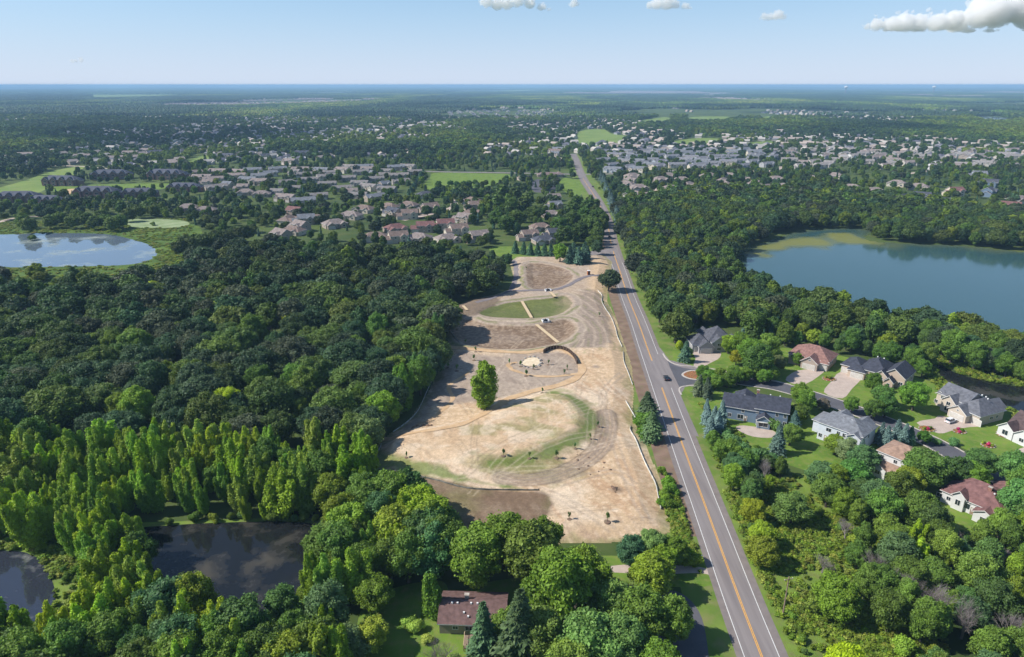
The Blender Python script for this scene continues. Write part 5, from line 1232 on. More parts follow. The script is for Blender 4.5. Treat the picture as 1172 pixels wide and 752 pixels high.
for t in TREES:
    K = KINDS[t['kind']]; k = t['kind']
    if t['col'] is None: t['col'] = random.choice(CW[k])
    if t['r'] is None: t['r'] = K['R']*t['h']/K['H']*random.uniform(.85, 1.2)*(1.1 if k == 'oak' else 1)
    px, py = proj(t['x'], t['y'], t['h']*.6); inview = -25 < px < 1197 and py < 775
    near = t['y'] < 290
    if t['label'] or (inview and cnt.get(k, 0) < LIMIT[k]):
        cnt[k] = cnt.get(k, 0)+1
        vs = K['near'] if near else K['mid']
        me = vs[random.randrange(len(vs))]
        s = (t['r']/K['R'], t['r']/K['R']*random.uniform(.9, 1.1), t['h']/K['H'])
        lab = t['label']
        if lab is None:
            cw = colword(t['col'], k)
            szw = '' if k in ('dead', 'shrub') else 'tall ' if t['h'] > 14 else 'low ' if t['h'] < 8 else ''
            z = {OAKW: 'in the dark wood', COTW: 'in the light green wood', RW: 'in the bottom right scrub', LW: 'between road and lake', LN: 'on the far lake shore', 'trees among the suburb houses': 'in the suburb', G1: 'near the houses'}.get(t['zone'])
            if z is None:
                z = 'by the bottom left ponds' if px < 500 and py > 540 else 'behind the near houses' if 'behind' in t['zone'] else 'beside the road' if 'hedge' in t['zone'] else 'by the tan roofed house' if 'tan' in t['zone'] else 'at the left edge' if 'left edge' in t['zone'] else 'near the houses'
            if t['zone'] == G1 and px < 700: z = 'left of the road'
            lab = f"{szw}{cw} {WORDK[k]} {z}, {pct(px, py)}"
            if lab in ulab: lab = f"{szw}{cw} {WORDK[k]} {z}, {numw(px/11.72)} and a half across, {numw(py/7.52)} down"
            if len(lab.split()) > 16: lab = lab.replace(' percent across and ', ' across, ').replace('mid green', 'green').replace('yellow green', 'yellowish').replace('dark green', 'dark').replace('bright green', 'bright')
            if len(lab.split()) > 16: lab = lab.replace(' and a half across', '.5 across')
            ulab[lab] = 1
        else: z = None
        root = tag(link(NAMEK[k], None, None, (t['x'], t['y'], .03), random.uniform(0, 6.28)), lab, CATK[k], f"{WORDK[k]}s {z}" if z else t['zone'] or None)
        if inpoly([t['x']], [t['y']], SITE)[0]: root.location.z = hs1(t['x'], t['y'])
        root.scale = (s[0]*random.uniform(.88, 1.12), s[1], s[2]); root.rotation_euler = (random.uniform(-.08, .08), random.uniform(-.08, .08), random.uniform(0, 6.28))
        link('branches' if k == 'dead' else 'crown', me, root, color=t['col'])
        if K['trunk'] and (near or t['y'] < 500): link('stem' if k in ('shrub', 'column') else 'trunk', K['trunk'], root)
    else:
        masses.setdefault(k, []).append(t)

# ---- masses: points that carry instances (one object each, far too many to count)
def gn_mass(name, pts, sources, label, cat=None):
    """pts rows: x, y, z, rot, sx, sz, idx; sources: (mesh, colour)"""
    cols_ = [c for m_, c in sources]; um = []
    for m_, c in sources:
        if m_ not in um: um.append(m_)
    remap = [um.index(m_) for m_, c in sources]
    src = bpy.data.collections.new(name+'_kinds')
    for i, me in enumerate(um):
        o = bpy.data.objects.new(f'{name}_kind_{i:02d}', me); src.objects.link(o)
    A = np.array(pts, float)
    me = bpy.data.meshes.new(name); me.vertices.add(len(A)); me.vertices.foreach_set('co', A[:, :3].astype(np.float32).ravel())
    for nm, col in (('rz', 3), ('sx', 4), ('szz', 5)):
        a = me.attributes.new(nm, 'FLOAT', 'POINT'); a.data.foreach_set('value', A[:, col].astype(np.float32))
    pk = A[:, 6].astype(int)
    a = me.attributes.new('pick', 'INT', 'POINT'); a.data.foreach_set('value', np.array(remap, np.int32)[pk])
    a = me.attributes.new('icol', 'FLOAT_VECTOR', 'POINT'); a.data.foreach_set('vector', np.array(cols_, np.float32)[pk].ravel())
    o = tag(link(name, me), label, cat, kind='stuff')
    ng = bpy.data.node_groups.new(name, 'GeometryNodeTree')
    ng.interface.new_socket('Geometry', in_out='INPUT', socket_type='NodeSocketGeometry'); ng.interface.new_socket('Geometry', in_out='OUTPUT', socket_type='NodeSocketGeometry')
    N_ = ng.nodes.new; gi = N_('NodeGroupInput'); go = N_('NodeGroupOutput'); ip = N_('GeometryNodeInstanceOnPoints'); ci = N_('GeometryNodeCollectionInfo')
    ci.inputs['Collection'].default_value = src; ci.inputs['Separate Children'].default_value = True; ci.inputs['Reset Children'].default_value = True
    def na(n, t='FLOAT'):
        a = N_('GeometryNodeInputNamedAttribute'); a.data_type = t; a.inputs['Name'].default_value = n; return a.outputs[0]
    cr = N_('ShaderNodeCombineXYZ'); cs = N_('ShaderNodeCombineXYZ'); lk = ng.links.new
    lk(na('rz'), cr.inputs[2]); sx = na('sx'); lk(sx, cs.inputs[0]); lk(sx, cs.inputs[1]); lk(na('szz'), cs.inputs[2])
    lk(gi.outputs[0], ip.inputs['Points']); lk(ci.outputs[0], ip.inputs['Instance']); ip.inputs['Pick Instance'].default_value = True
    lk(na('pick', 'INT'), ip.inputs['Instance Index'])
    e2r = N_('FunctionNodeEulerToRotation'); lk(cr.outputs[0], e2r.inputs[0]); lk(e2r.outputs[0], ip.inputs['Rotation']); lk(cs.outputs[0], ip.inputs['Scale']); lk(ip.outputs[0], go.inputs[0])
    md = o.modifiers.new('scatter', 'NODES'); md.node_group = ng
    return o

LF = M['leaf_far']
TUFT = crown('shrub', 95, 260, .34, LF)
def tufts(poly, n, seed, hr=(.25, .5), c0=0, sc=(.3, .7)):
    gg = np.random.default_rng(seed); pg = G(poly); xs = [p[0] for p in pg]; ys = [p[1] for p in pg]
    x = gg.uniform(min(xs), max(xs), n); y = gg.uniform(min(ys), max(ys), n); k = inpoly(x, y, pg)
    for q in (SITE, ALG, POND_B, POND_BL, POND_H, POND_L, LAKE): k &= ~inpoly(x, y, q)
    k &= dline(x, y, ROADG[::6]) > 7
    k &= gg.random(n) < np.clip((fbm(x*.09+seed, y*.09, 3)-.35)*5, .15, 1)
    return [(a, b, .02, gg.uniform(0, 6.28), gg.uniform(*sc), gg.uniform(*hr), c0+int(gg.integers(4))) for a, b in zip(x[k], y[k])]
tf = tufts([(800,460),(900,540),(1060,590),(1100,870),(930,870),(840,600)], 9000, 1)+tufts([(-220,605),(130,605),(130,760),(-220,790)], 5000, 2)+tufts([(-160,258),(215,250),(232,290),(200,320),(60,338),(-160,345)], 14000, 3, (.12, .35), 4, (.5, 1.1))+tufts([(760,540),(790,560),(835,690),(780,640),(765,600)], 1200, 4)+tufts([(1060,400),(1172,425),(1172,480),(1090,465),(1050,420)], 2000, 5)
gn_mass('tall_grass', tf, [(TUFT, c) for c in ((.09,.155,.024), (.11,.175,.03), (.08,.135,.022), (.14,.18,.04), (.1,.16,.025), (.12,.17,.03), (.08,.13,.022), (.14,.17,.04))], 'tall uneven grass and weeds on banks and rough meadow', 'grass')
FAR = {'oak': [crown('oak', s, 900, 1.05, LF) for s in (70, 71)], 'maple': [crown('maple', s, 800, .95, LF) for s in (72, 73)], 'cotton': [plumes(s, 900, .8, LF) for s in (74,)], 'spruce': [conifer(s, 600, .8, LF) for s in (75,)]}
MNAME = {'oak': ('oak_wood', 'mass of dark oaks filling the back of the left wood', 'wood'), 'maple': ('leafy_wood', 'mass of broadleaf trees among the distant houses and shores', 'wood'), 'cotton': ('cottonwood_wood', 'mass of light green cottonwoods beyond the frame edge and rear', 'wood'), 'spruce': ('conifer_wood', 'mass of small distant conifers among the houses', 'wood'), 'shrub': ('scrub', 'low scrub in the background', 'scrub'), 'dead': ('dead_wood', 'scattered bare grey trees in the woods', 'wood'), 'column': None}
for k, ts in masses.items():
    if not MNAME[k]: continue
    K = KINDS[k]
    mids = [m_.copy() for m_ in K['mid']]
    for m_ in mids:
        if k != 'dead': m_.materials[0] = M['leaf_far']
    meshes = mids+(FAR.get(k, [])); nm_ = len(K['mid']); nf_ = len(meshes)-nm_
    cols = CW[k]; sources = [(m, c) for m in meshes for c in cols]
    pts = []
    for t in ts:
        far = t['y'] > 620 and nf_
        mi = random.randrange(nm_, nm_+nf_) if far else random.randrange(nm_)
        ci_ = min(range(len(cols)), key=lambda i: sum((a-b)**2 for a, b in zip(cols[i], t['col'])))
        pts.append((t['x'], t['y'], .03, random.uniform(0, 6.28), t['r']/K['R'], t['h']/K['H'], mi*len(cols)+ci_))
    gn_mass(MNAME[k][0], pts, sources, MNAME[k][1], MNAME[k][2])

# ---- far country beyond the surveyed suburb: trees 700 m to 2.6 km out, then woods patches to the horizon
g = np.random.default_rng(77)
FARPOLY = [GS(p) for p, k in FIELDS]
def frustum_mask(x, y, m=1.12): return (y > 0) & (np.abs(x) < y*.75*m+60)
def darkwood(x, y):      # 1 = closed wood, 0 = open suburb
    n = fbm(x*.0016+3, y*.0011+8, 4); return n
sp = 13.
Y = np.arange(700, 2600, sp); rows = []
hx_ = [(h['xy'][0], h['xy'][1]) for h in FARH]
for y in Y:
    xs = np.arange(-y*.85-60, y*.85+60, sp); xs = xs+g.uniform(-5, 5, len(xs)); ys = y+g.uniform(-5, 5, len(xs)); rows.append(np.stack([xs, ys], 1))
Q = np.concatenate(rows); X, Yv = Q[:, 0], Q[:, 1]
pyv = 376-F*((-HC*CT+Yv*ST)/(Yv*CT+HC*ST))
keep = pyv < 186+0*X
mid_top = G([(-180,205),(200,190),(420,182),(640,178),(700,176),(850,180),(1000,185),(1340,185),(1340,300),(-180,300)])
keep = ~inpoly(X, Yv, mid_top)
for q in FARPOLY: keep &= ~inpoly(X, Yv, q)
for q in (POND_L, LAKE, FARLAKE): keep &= ~inpoly(X, Yv, q)
for ln, w in ((ROADG[::10], 12), (EWG, 12)): keep &= dline(X, Yv, ln) > w
dw = darkwood(X, Yv); keep &= g.random(len(X)) < np.clip((dw-.36)*5, .42, 1)
cell = {}
for hx, hy, r in HOUSES_XY: cell.setdefault((int(hx//40), int(hy//40)), []).append((hx, hy, r))
def clear(x, y):
    cx, cy = int(x//40), int(y//40)
    for i in (-1, 0, 1):
        for j in (-1, 0, 1):
            for hx, hy, r in cell.get((cx+i, cy+j), ()):
                if (x-hx)**2+(y-hy)**2 < (r*.9)**2: return False
    return True
# distant houses (beyond the individually built ones)
HP = []
HC_ = [((.2,.2,.22), (.36,.33,.3)), ((.24,.21,.2), (.45,.42,.38)), ((.12,.12,.15), (.32,.33,.36)), ((.2,.14,.13), (.38,.32,.28))]
def simple_house(rc, wc, i):
    mb = MB()
    if i % 2: wallbox(mb, 0, 0, 15, 10, 5.2, 'gx', .55); gable_roof(mb, 0, 0, 15, 10, 5.2, .55, 'x', end=2); 
    else: wallbox(mb, 0, 0, 16, 11, 3.6, 'hip', .55)
    b0 = len(mb.f)
    if not i % 2: hip_roof(mb, 0, 0, 16, 11, 3.6, .55)
    wallbox(mb, 4, -6, 6, 5, 3, 'gy', .6, ins=.01); gable_roof(mb, 4, -6, 6, 5, 3, .6, 'y', o=.4, end=2)
    ms = [mat(f'far_wall_{i}', plain(wc)), mat(f'far_roof_{i}', plain(rc, .9))]
    # assign by face normal height: sloping faces are roof
    me = mb.mesh('far_house', ms+[M['trim']])
    for p in me.polygons: p.material_index = 1 if p.normal.z > .3 else 0
    return me
HM = [(simple_house(*HC_[i], i), (1, 1, 1)) for i in range(4)]
for h in far_left: HP.append((*h['xy'], .02, h['rot'], h['s'], h['s'], random.randrange(4)))
for y in np.arange(720, 7000, 30):
    dd = 34 if y < 2600 else 44
    if y > 2600 and int(y/30) % 2: continue
    xs = np.arange(-y*.85, y*.85, dd); xs = xs+g.uniform(-8, 8, len(xs)); ys = y+g.uniform(-6, 6, len(xs))
    m = ~inpoly(xs, ys, mid_top)
    for q in FARPOLY+[POND_L, LAKE, FARLAKE]: m &= ~inpoly(xs, ys, q)
    m &= dline(xs, ys, ROADG[::10]) > 18
    d = darkwood(xs, ys)-(.05 if y > 2600 else .03); bl = fbm(xs*.004, ys*.003, 2)
    m &= (d < .47) & (bl > .30) & (g.random(len(xs)) < .75)
    for x, yy in zip(xs[m], ys[m]):
        if clear(x, yy): HP.append((x, yy, .02, round(float(fbm(np.array([x*.002]), np.array([yy*.002]), 1)[0])*8)*.4+g.uniform(-.1, .1), .95, .95, int(g.integers(4)))); cell.setdefault((int(x//40), int(yy//40)), []).append((x, yy, 11))
gn_mass('distant_houses', HP, HM, 'hundreds of small pale houses scattered to the horizon', 'houses')
idx = np.nonzero(keep)[0]; cz = fbm(X*.004+11, Yv*.0025+4, 3)
FM = FAR['maple']+FAR['oak']+FAR['spruce']
FCOL = [(.028,.056,.022), (.042,.08,.022), (.06,.105,.022), (.09,.135,.024)]
src = [(m, c) for m in FM for c in FCOL]
pts = []
for i in idx:
    if not clear(X[i], Yv[i]): continue
    w = dw[i] > .52
    mi = int(g.choice([0, 1, 2, 3, 4], p=[.3, .3, .15, .15, .1])) if not w else int(g.choice([0, 1, 2, 3], p=[.2, .2, .3, .3]))
    s = g.uniform(.75, 1.15)*(1.15 if w else .85)
    pts.append((X[i], Yv[i], .02, g.uniform(0, 6.28), s*1.35, s, mi*4+int(np.clip(cz[i]*9-2.6+g.uniform(-.9, .9), 0, 3.99))))
gn_mass('distant_trees', pts, src, 'sea of trees spreading between distant houses', 'trees')
# patches of wood for the far country
def patch_mesh(seed, S, n, hr, rr):
    gg = np.random.default_rng(seed); V = []; Fc = []; tone = []
    v0, f0 = ICO1
    for k in range(n):
        x, y = gg.uniform(-S/2, S/2, 2); h = gg.uniform(*hr); r = gg.uniform(*rr); b = len(V)
        vv = v0*np.array([r, r, h*.5])*(1+gg.uniform(-.22, .22, (len(v0), 1)))+np.array([x, y, h*.5])
        V += [tuple(p) for p in vv]; Fc += [tuple(b+i for i in f) for f in f0]; tone += [gg.uniform(.7, 1.35)]*len(f0)
    me = bpy.data.meshes.new('wood_patch'); me.from_pydata(V, [], Fc)
    a = me.attributes.new('tone', 'FLOAT', 'FACE'); a.data.foreach_set('value', np.array(tone, np.float32)); me.materials.append(M['leaf_far']); return me
PA = [(patch_mesh(s, 80, n, (8, 14), (4, 7)), c) for s, n in ((1, 60), (2, 44), (3, 26)) for c in ((.026,.052,.022), (.055,.1,.022), (.1,.14,.03))]
PB = [(patch_mesh(s, 300, n, (9, 16), (12, 22)), c) for s, n in ((4, 110), (5, 60)) for c in ((.03,.06,.022), (.04,.075,.022))]
pa = []
for y in np.arange(2600, 9000, 80):
    xs = np.arange(-y*.8, y*.8, 80); ys = np.full(len(xs), y)+g.uniform(-20, 20, len(xs)); d = darkwood(xs, ys)
    m = np.ones(len(xs), bool)
    for q in FARPOLY+[FARLAKE]: m &= ~inpoly(xs, ys, q)
    m &= (fbm(xs*.0011+50, ys*.0007, 3) > .36)
    for x, yy, dd in zip(xs[m], ys[m], d[m]): pa.append((x, yy, 0, g.uniform(0, 6.28), 1, 1, (0 if dd > .5 else 3 if dd > .44 else 6)+int(np.clip(float(fbm(np.array([x*.002+9]), np.array([yy*.0009]), 3)[0])*9-4.1+g.uniform(-.6, .6), 0, 2.4))))
gn_mass('far_woods', pa, PA, 'far woods fading blue towards the horizon', 'woods')
pb = []
for y in np.arange(9000, 38000, 300):
    xs = np.arange(-y*.8, y*.8, 300); ys = np.full(len(xs), y)+g.uniform(-80, 80, len(xs))
    m = fbm(xs*.0004+5, ys*.0002, 3) > .4
    for x, yy in zip(xs[m], ys[m]): pb.append((x, yy, 0, g.uniform(0, 6.28), 1, 1, int(g.integers(4))))
gn_mass('horizon_woods', pb, PB, 'faint blue line of woods on the horizon', 'woods')

# estates of small houses seen as pale bands near the horizon
def estate_mesh(seed, S=300, n=70):
    gg = np.random.default_rng(seed); mb = MB()
    for k in range(n):
        x, y = gg.uniform(-S/2, S/2, 2); w, d, h = gg.uniform(11, 17), gg.uniform(9, 12), gg.uniform(4, 6.5)
        mb.box(x-w/2, x+w/2, y-d/2, y+d/2, 0, h, 0); mb.add([(x-w/2-.5,y-d/2-.5,h),(x+w/2+.5,y-d/2-.5,h),(x+w/2+.5,y+d/2+.5,h),(x-w/2-.5,y+d/2+.5,h),(x-w/4,y,h+3),(x+w/4,y,h+3)], [(0,1,5,4),(1,2,5),(2,3,4,5),(3,0,4)], 1)
    return mb.mesh('estate', [mat(f'estate_wall_{seed}', plain((.5,.44,.4))), mat(f'estate_roof_{seed}', plain((.3,.25,.24)))])
EM = [(estate_mesh(s), (1, 1, 1)) for s in (1, 2, 3)]
ep = []
for pl in ([(905,107),(1000,104.5),(1100,106),(1200,104.5),(1200,109),(1080,113),(1000,112.5),(930,110)], [(620,104.5),(740,103),(880,102.5),(880,105),(760,109),(640,107)], [(330,113),(520,110),(640,112),(640,116),(480,121),(330,121)], [(120,117),(300,113),(320,120),(160,128)], [(440,122),(640,117),(640,122),(460,128)], [(740,112),(860,108),(880,112),(800,119)]):
    pg = G(pl); xs = [p[0] for p in pg]; ys = [p[1] for p in pg]; st_ = 300
    for yy in np.arange(min(ys), max(ys), st_):
        for xx in np.arange(min(xs), max(xs), st_):
            if inpoly([xx], [yy], pg)[0] and g.random() < .75: ep.append((xx+g.uniform(-60, 60), yy+g.uniform(-60, 60), .5, g.uniform(0, 6.28), 1, 1, int(g.integers(3))))
gn_mass('far_estates', ep, EM, 'pale bands of tiny estate houses near the horizon', 'houses')
# ------------------------------------------------------------------ small things
def bx(name, parent, dims, m, loc=(0, 0, 0), rz=0, color=None):
    mb = MB(); mb.box(*dims); return link(name, mb.mesh(name, m), parent, loc, rz, color=color)

# ---- cars
def car(label, xy, rz, col, suv=False):
    root = tag(link('parked_car' if suv else 'driving_car', None, None, (xy[0], xy[1], .06), rz), label, 'car')
    Lc, Wc = (4.8, 1.9) if suv else (4.6, 1.8)
    zt = .95; zr = 1.75 if suv else 1.45
    prof = [(-Lc/2,.35),(-Lc/2+.05,.8),(-Lc/2+.25,zt),(Lc/2-1.3,zt),(Lc/2-.1,.75),(Lc/2,.35)]
    mb = MB(); n = len(prof); w = Wc/2
    mb.add([(x, -w, z) for x, z in prof]+[(x, w, z) for x, z in prof], [(i, i+1, n+i+1, n+i) for i in range(n-1)]+[(n-1, 0, n, 2*n-1), tuple(range(n))[::-1], tuple(range(n, 2*n))])
    link('body', mb.mesh('body', M['carpaint']), root, color=col)
    a0, a1, b0, b1 = (-Lc/2+.2, Lc/2-1.5, -Lc/2+.5, Lc/2-2.2) if suv else (-Lc/2+.6, Lc/2-1.3, -Lc/2+1.3, Lc/2-2.2)
    c = .12
    mb = MB(); mb.add([(a0,-w+.05,zt+.002),(a1,-w+.05,zt+.002),(a1,w-.05,zt+.002),(a0,w-.05,zt+.002),(b0,-w+.05+c,zr-.08),(b1,-w+.05+c,zr-.08),(b1,w-.05-c,zr-.08),(b0,w-.05-c,zr-.08)], [(0,1,5,4),(1,2,6,5),(2,3,7,6),(3,0,4,7),(4,5,6,7)])
    link('windows', mb.mesh('windows', M['glass']), root)
    mb = MB(); mb.add([(b0-.04,-w+.1+c,zr-.09),(b1+.04,-w+.1+c,zr-.09),(b1+.04,w-.1-c,zr-.09),(b0-.04,w-.1-c,zr-.09),(b0+.1,-w+.22+c,zr),(b1-.1,-w+.22+c,zr),(b1-.1,w-.22-c,zr),(b0+.1,w-.22-c,zr)], [(0,1,5,4),(1,2,6,5),(2,3,7,6),(3,0,4,7),(4,5,6,7),(3,2,1,0)])
    for x in ((a0+a1)/2-.2, (a0+a1)/2+.75):
        for s in (-1, 1): mb.obox((x, s*(w-.1), (zt+zr)/2-.02), .09, .06, zr-zt-.1)
    link('roof', mb.mesh('roof', M['carpaint']), root, color=col)
    for x in (-Lc/2+.85, Lc/2-.9):
        for s in (-1, 1):
            mb = MB(); mb.tube((x, s*(w-.2), .33), (x, s*(w+.02), .33), .34, .34, 16); wh = link('wheel', mb.mesh('wheel', M['tyre']), root)
            mb = MB(); mb.tube((x, s*(w+.021), .33), (x, s*(w+.035), .33), .2, .2, 12); link('rim', mb.mesh('rim', M['rim']), wh)
    for s in (-1, 1):
        bx('headlight', root, (Lc/2-.12, Lc/2-.02, s*.62-.18, s*.62+.18, .58, .72), M['lamp'])
        bx('tail_light', root, (-Lc/2-.02, -Lc/2+.08, s*.66-.14, s*.66+.14, .62, .85), mat_red)
mat_red = mat('tail_lens', plain((.4, .02, .02), .3))
def road_dir(xy):
    i = min(range(len(ROADG)), key=lambda k: (ROADG[k][0]-xy[0])**2+(ROADG[k][1]-xy[1])**2); a, b = ROADG[max(0, i-2)], ROADG[min(len(ROADG)-1, i+2)]
    return math.atan2(b[1]-a[1], b[0]-a[0])
for (px, py), d, c, lab in [((762.5,434),0,(.03,.035,.045),'dark car driving past the mouth of the side street'),((697.5,271.5),0,(.02,.02,.025),'black car on the main road in the tree shade above the field'),((678.5,214),0,(.03,.03,.04),'tiny dark car on the main road near the far junction'),((707,296),1,(.35,.36,.38),'silver car at the junction above the field')][:3]:
    q = P(px, py); car(lab, q, road_dir(q)+(math.pi if d else 0), c)
car('white car parked on the broad drive of the grey roofed house', P(1088,483), R(28), (.75,.76,.78), True)

# ---- silt fences
def fence_line(name, label, pl, h, m, every=2.4, posts=True, cat='fence'):
    h = h*.6; pts = dense(spl(G(pl), False, 5), 1.0)
    root = tag(link(name, None, None, (pts[0][0], pts[0][1], 0)), label, cat)
    ox, oy = pts[0]
    mb = MB(); g_ = random.Random(len(pts))
    zs = hsite(np.array([p[0] for p in pts]), np.array([p[1] for p in pts]))
    a, b = offline(pts, -.06), offline(pts, .06); tops = [h*g_.uniform(.8, 1.08) for _ in pts]
    for i in range(len(pts)-1):
        z0, z1, t0, t1 = zs[i]-.1, zs[i+1]-.1, zs[i]+tops[i], zs[i+1]+tops[i+1]
        q = [(a[i][0]-ox, a[i][1]-oy), (a[i+1][0]-ox, a[i+1][1]-oy), (b[i+1][0]-ox, b[i+1][1]-oy), (b[i][0]-ox, b[i][1]-oy)]
        mb.add([(*q[0],z0),(*q[1],z1),(*q[2],z1),(*q[3],z0),(*q[0],t0),(*q[1],t1),(*q[2],t1),(*q[3],t0)], [(0,1,5,4),(1,2,6,5),(2,3,7,6),(3,0,4,7),(4,5,6,7)])
    link('fabric', mb.mesh('fabric', m), root)
    if posts:
        k = max(2, int(every)); pm = None; n_ = 0
        for i in range(0, len(pts), max(k, len(pts)//90+1)):
            if pm is None: mb = MB(); mb.box(-.05, .05, -.05, .05, -.2, h+.3); pm = mb.mesh('post', M['wood'])
            link('post', pm, root, (pts[i][0]-ox+.16, pts[i][1]-oy, float(zs[i])))
W_, D_ = M['silt'], M['silt_dark']
fence_line('silt_fence', 'white silt fence winding from the oak down beside the road shoulder', [(684,335),(689,340),(688.5,346),(692,354),(699,364),(704,376),(707,388),(712,398)], .9, W_)
fence_line('silt_fence', 'white silt fence piece left of the road between oak and conifers', [(713,404),(714,416),(719,428),(724,441)], .8, W_)
fence_line('silt_fence', 'white silt fence sagging at the foot of the two roadside conifers', [(716,461),(722,470),(727,479),(728,486)], .9, W_)
fence_line('silt_fence', 'long white silt fence along the road edge of the bare field', [(722,490),(721,495),(727,505),(733,520),(738,532),(745,546),(750,556),(753,570),(756,584)], 1.0, W_)
fence_line('silt_fence', 'thin grey silt fence at the foot of the wood beside the field', [(511,406),(503,420),(494,437),(487,452),(479,470),(468,482),(450,495)], .7, W_)
fence_line('silt_fence', 'short white silt fence at the left corner of the bare field', [(437,510),(434,518),(428,524),(420,529)], 1.0, W_)
fence_line('silt_fence', 'long dark silt fence along the bottom of the bare field', [(427,538),(446,543),(470,549),(500,556),(525,563),(545,566),(575,567),(608,567.5),(617,567.5)], .9, D_)
fence_line('silt_fence', 'short pale silt fence left of the big mulched basin', [(516,380),(521,388),(527,394)], .7, W_)

# ---- retaining wall round the sand circle
pts = dense(spl(G([(622,408.5),(628,405),(637,403.5),(647,405.5),(654,410),(658.5,416),(660.5,421)]), False, 5), .8)
rw_ = tag(link('retaining_wall', None, None, (0, 0, 0)), 'curved dark retaining wall above the sand circle', 'wall')
mb = MB(); a, b = offline(pts, -.2), offline(pts, .2)
for i in range(len(pts)-1):
    z = hs1(*pts[i])-.3
    mb.add([(*a[i],z),(*a[i+1],z),(*b[i+1],z),(*b[i],z),(*a[i],z+1.9),(*a[i+1],z+1.9),(*b[i+1],z+1.9),(*b[i],z+1.9)], [(0,1,5,4),(1,2,6,5),(2,3,7,6),(3,0,4,7),(4,5,6,7)])
link('wall_face', mb.mesh('wall_face', mat('dark_timber', noise_col((.035,.025,.02), (.09,.06,.045), 1.5, 5))), rw_)
mb = MB(); mb.box(-.15, .15, -.15, .15, -.3, 2.1); pm = mb.mesh('post', M['wood'])
for i in range(0, len(pts), 2): link('post', pm, rw_, (b[i][0], b[i][1], hs1(*pts[i])))

# ---- planked walks and culverts of the basins
def boardwalk(label, A, B, w=1.5):
    a, b = P(*A), P(*B); L_ = math.hypot(b[0]-a[0], b[1]-a[1]); rz = math.atan2(b[1]-a[1], b[0]-a[0])
    z = max(hs1(*a), hs1(*b), hs1((a[0]+b[0])/2, (a[1]+b[1])/2))+.35
    r = tag(link('boardwalk', None, None, (a[0], a[1], z), rz), label, 'boardwalk')
    mb = MB(); n = int(L_/.5)
    for k in range(n): mb.box(k*L_/n, (k+1)*L_/n-.04, -w/2, w/2, -.06, 0)
    link('planks', mb.mesh('planks', M['dock_wood']), r)
    mb = MB()
    for s in (-1, 1): mb.box(0, L_, s*w/2-.07, s*w/2+.07, -.3, -.065)
    for k in range(6):
        for s in (-1, 1): mb.obox((L_*(k+.5)/6, s*(w/2-.15), -1.2), .14, .14, 1.9)
    link('frame', mb.mesh('frame', M['wood']), r)
boardwalk('pale planked walk crossing the green basin', (597.5,348), (608.5,367))
boardwalk('pale planked walk crossing the big mulched basin', (614,375), (639,396), 1.6)
boardwalk('short pale planked walk below the upper culvert', (630,338), (635.5,343.5), 1.6)
boardwalk('very short pale planked walk in the shade at the left slope', (530,354), (535,359), 1.4)
def culvert(label, px, py):
    q = P(px, py); r = tag(link('culvert', None, None, (q[0], q[1], hs1(*q)), .3), label, 'culvert')
    mb = MB(); mb.box(-1.8, 1.8, .2, .7, -.3, 1.1); mb.box(-1.8, -1.4, -1.4, .2, -.3, .8); mb.box(1.4, 1.8, -1.4, .2, -.3, .8); mb.box(-1.4, 1.4, -1.4, .2, -.3, .12)
    link('headwall', mb.mesh('headwall', M['white']), r)
    mb = MB(); mb.tube((0, -.9, .5), (0, .22, .5), .75, .75, 14); link('pipe', mb.mesh('pipe', M['black']), r)
    mb = MB(); g_ = random.Random(px)
    for k in range(9): mb.tube((-1.2+k*.3, -1.2, .1), (-1.2+k*.3, -1.2, .9), .04, .04, 4)
    link('grate', mb.mesh('grate', M['black']), r)
culvert('white concrete culvert with dark grate between the two upper basins', 627, 336)
culvert('white concrete culvert with dark grate between the green and the mulched basin', 624, 371)

# ---- kiosk, boulders, saplings
q = P(673.5, 317.5); r = tag(link('portable_toilet', None, None, (q[0], q[1], hs1(*q)), .2), 'rust brown portable cabin standing at the top of the bare field', 'cabin')
bx('cabin_wall', r, (-.75, .75, -.75, .75, 0, 2.5), M['orange']); bx('roof', r, (-.82, .82, -.82, .82, 2.5, 2.68), M['white']); bx('door', r, (-.4, .4, -.79, -.752, .1, 2.1), M['black'])
def rock_mesh(seed):
    g_ = np.random.default_rng(seed); v = ICO1[0]*(1+g_.uniform(-.25, .2, (len(ICO1[0]), 1)))*[1, .8, .6]
    me = bpy.data.meshes.new('boulder'); me.from_pydata([tuple(p) for p in v], [], ICO1[1]); me.materials.append(M['rock']); return me
RM = [rock_mesh(s) for s in range(4)]
def rocks(spots, label, grp, mm=None):
    for i, (px, py, s) in enumerate(spots):
        q = P(px, py); o = link('clod' if mm else 'boulder', (mm or RM)[i % 4], None, (q[0], q[1], hs1(*q)+s*.2), i*1.3, s); tag(o, label, 'boulder', grp)
rr_ = random.Random(4)
RD = [m_.copy() for m_ in RM]
for m_ in RD: m_.materials[0] = M['dirt_dark']
rocks([(c[0], c[1], rr_.uniform(.5, .95)) for c in [(596.5,419.5),(597,422),(600,424),(604,425),(609,425.5),(613,424.5),(617,423),(619,420.5),(618.5,417),(615.5,414),(611,413),(606,412.8),(601,414.5),(598,417)]], 'pale boulder on the rim of the round sand play area', 'boulders around the sand circle')
rocks([(474+i*2.4+rr_.uniform(-1,1), 492+rr_.uniform(-3,3), rr_.uniform(.35, .8)) for i in range(9)], 'rubble block scattered on the earth inside the left corner of the field', 'rubble at the left of the field', RD)
rocks([(701+rr_.uniform(-1,9), 566+rr_.uniform(-3,3), rr_.uniform(.3, .7)) for i in range(7)], 'dark clod around the manhole in the lower field', 'clods around the manhole', RD)
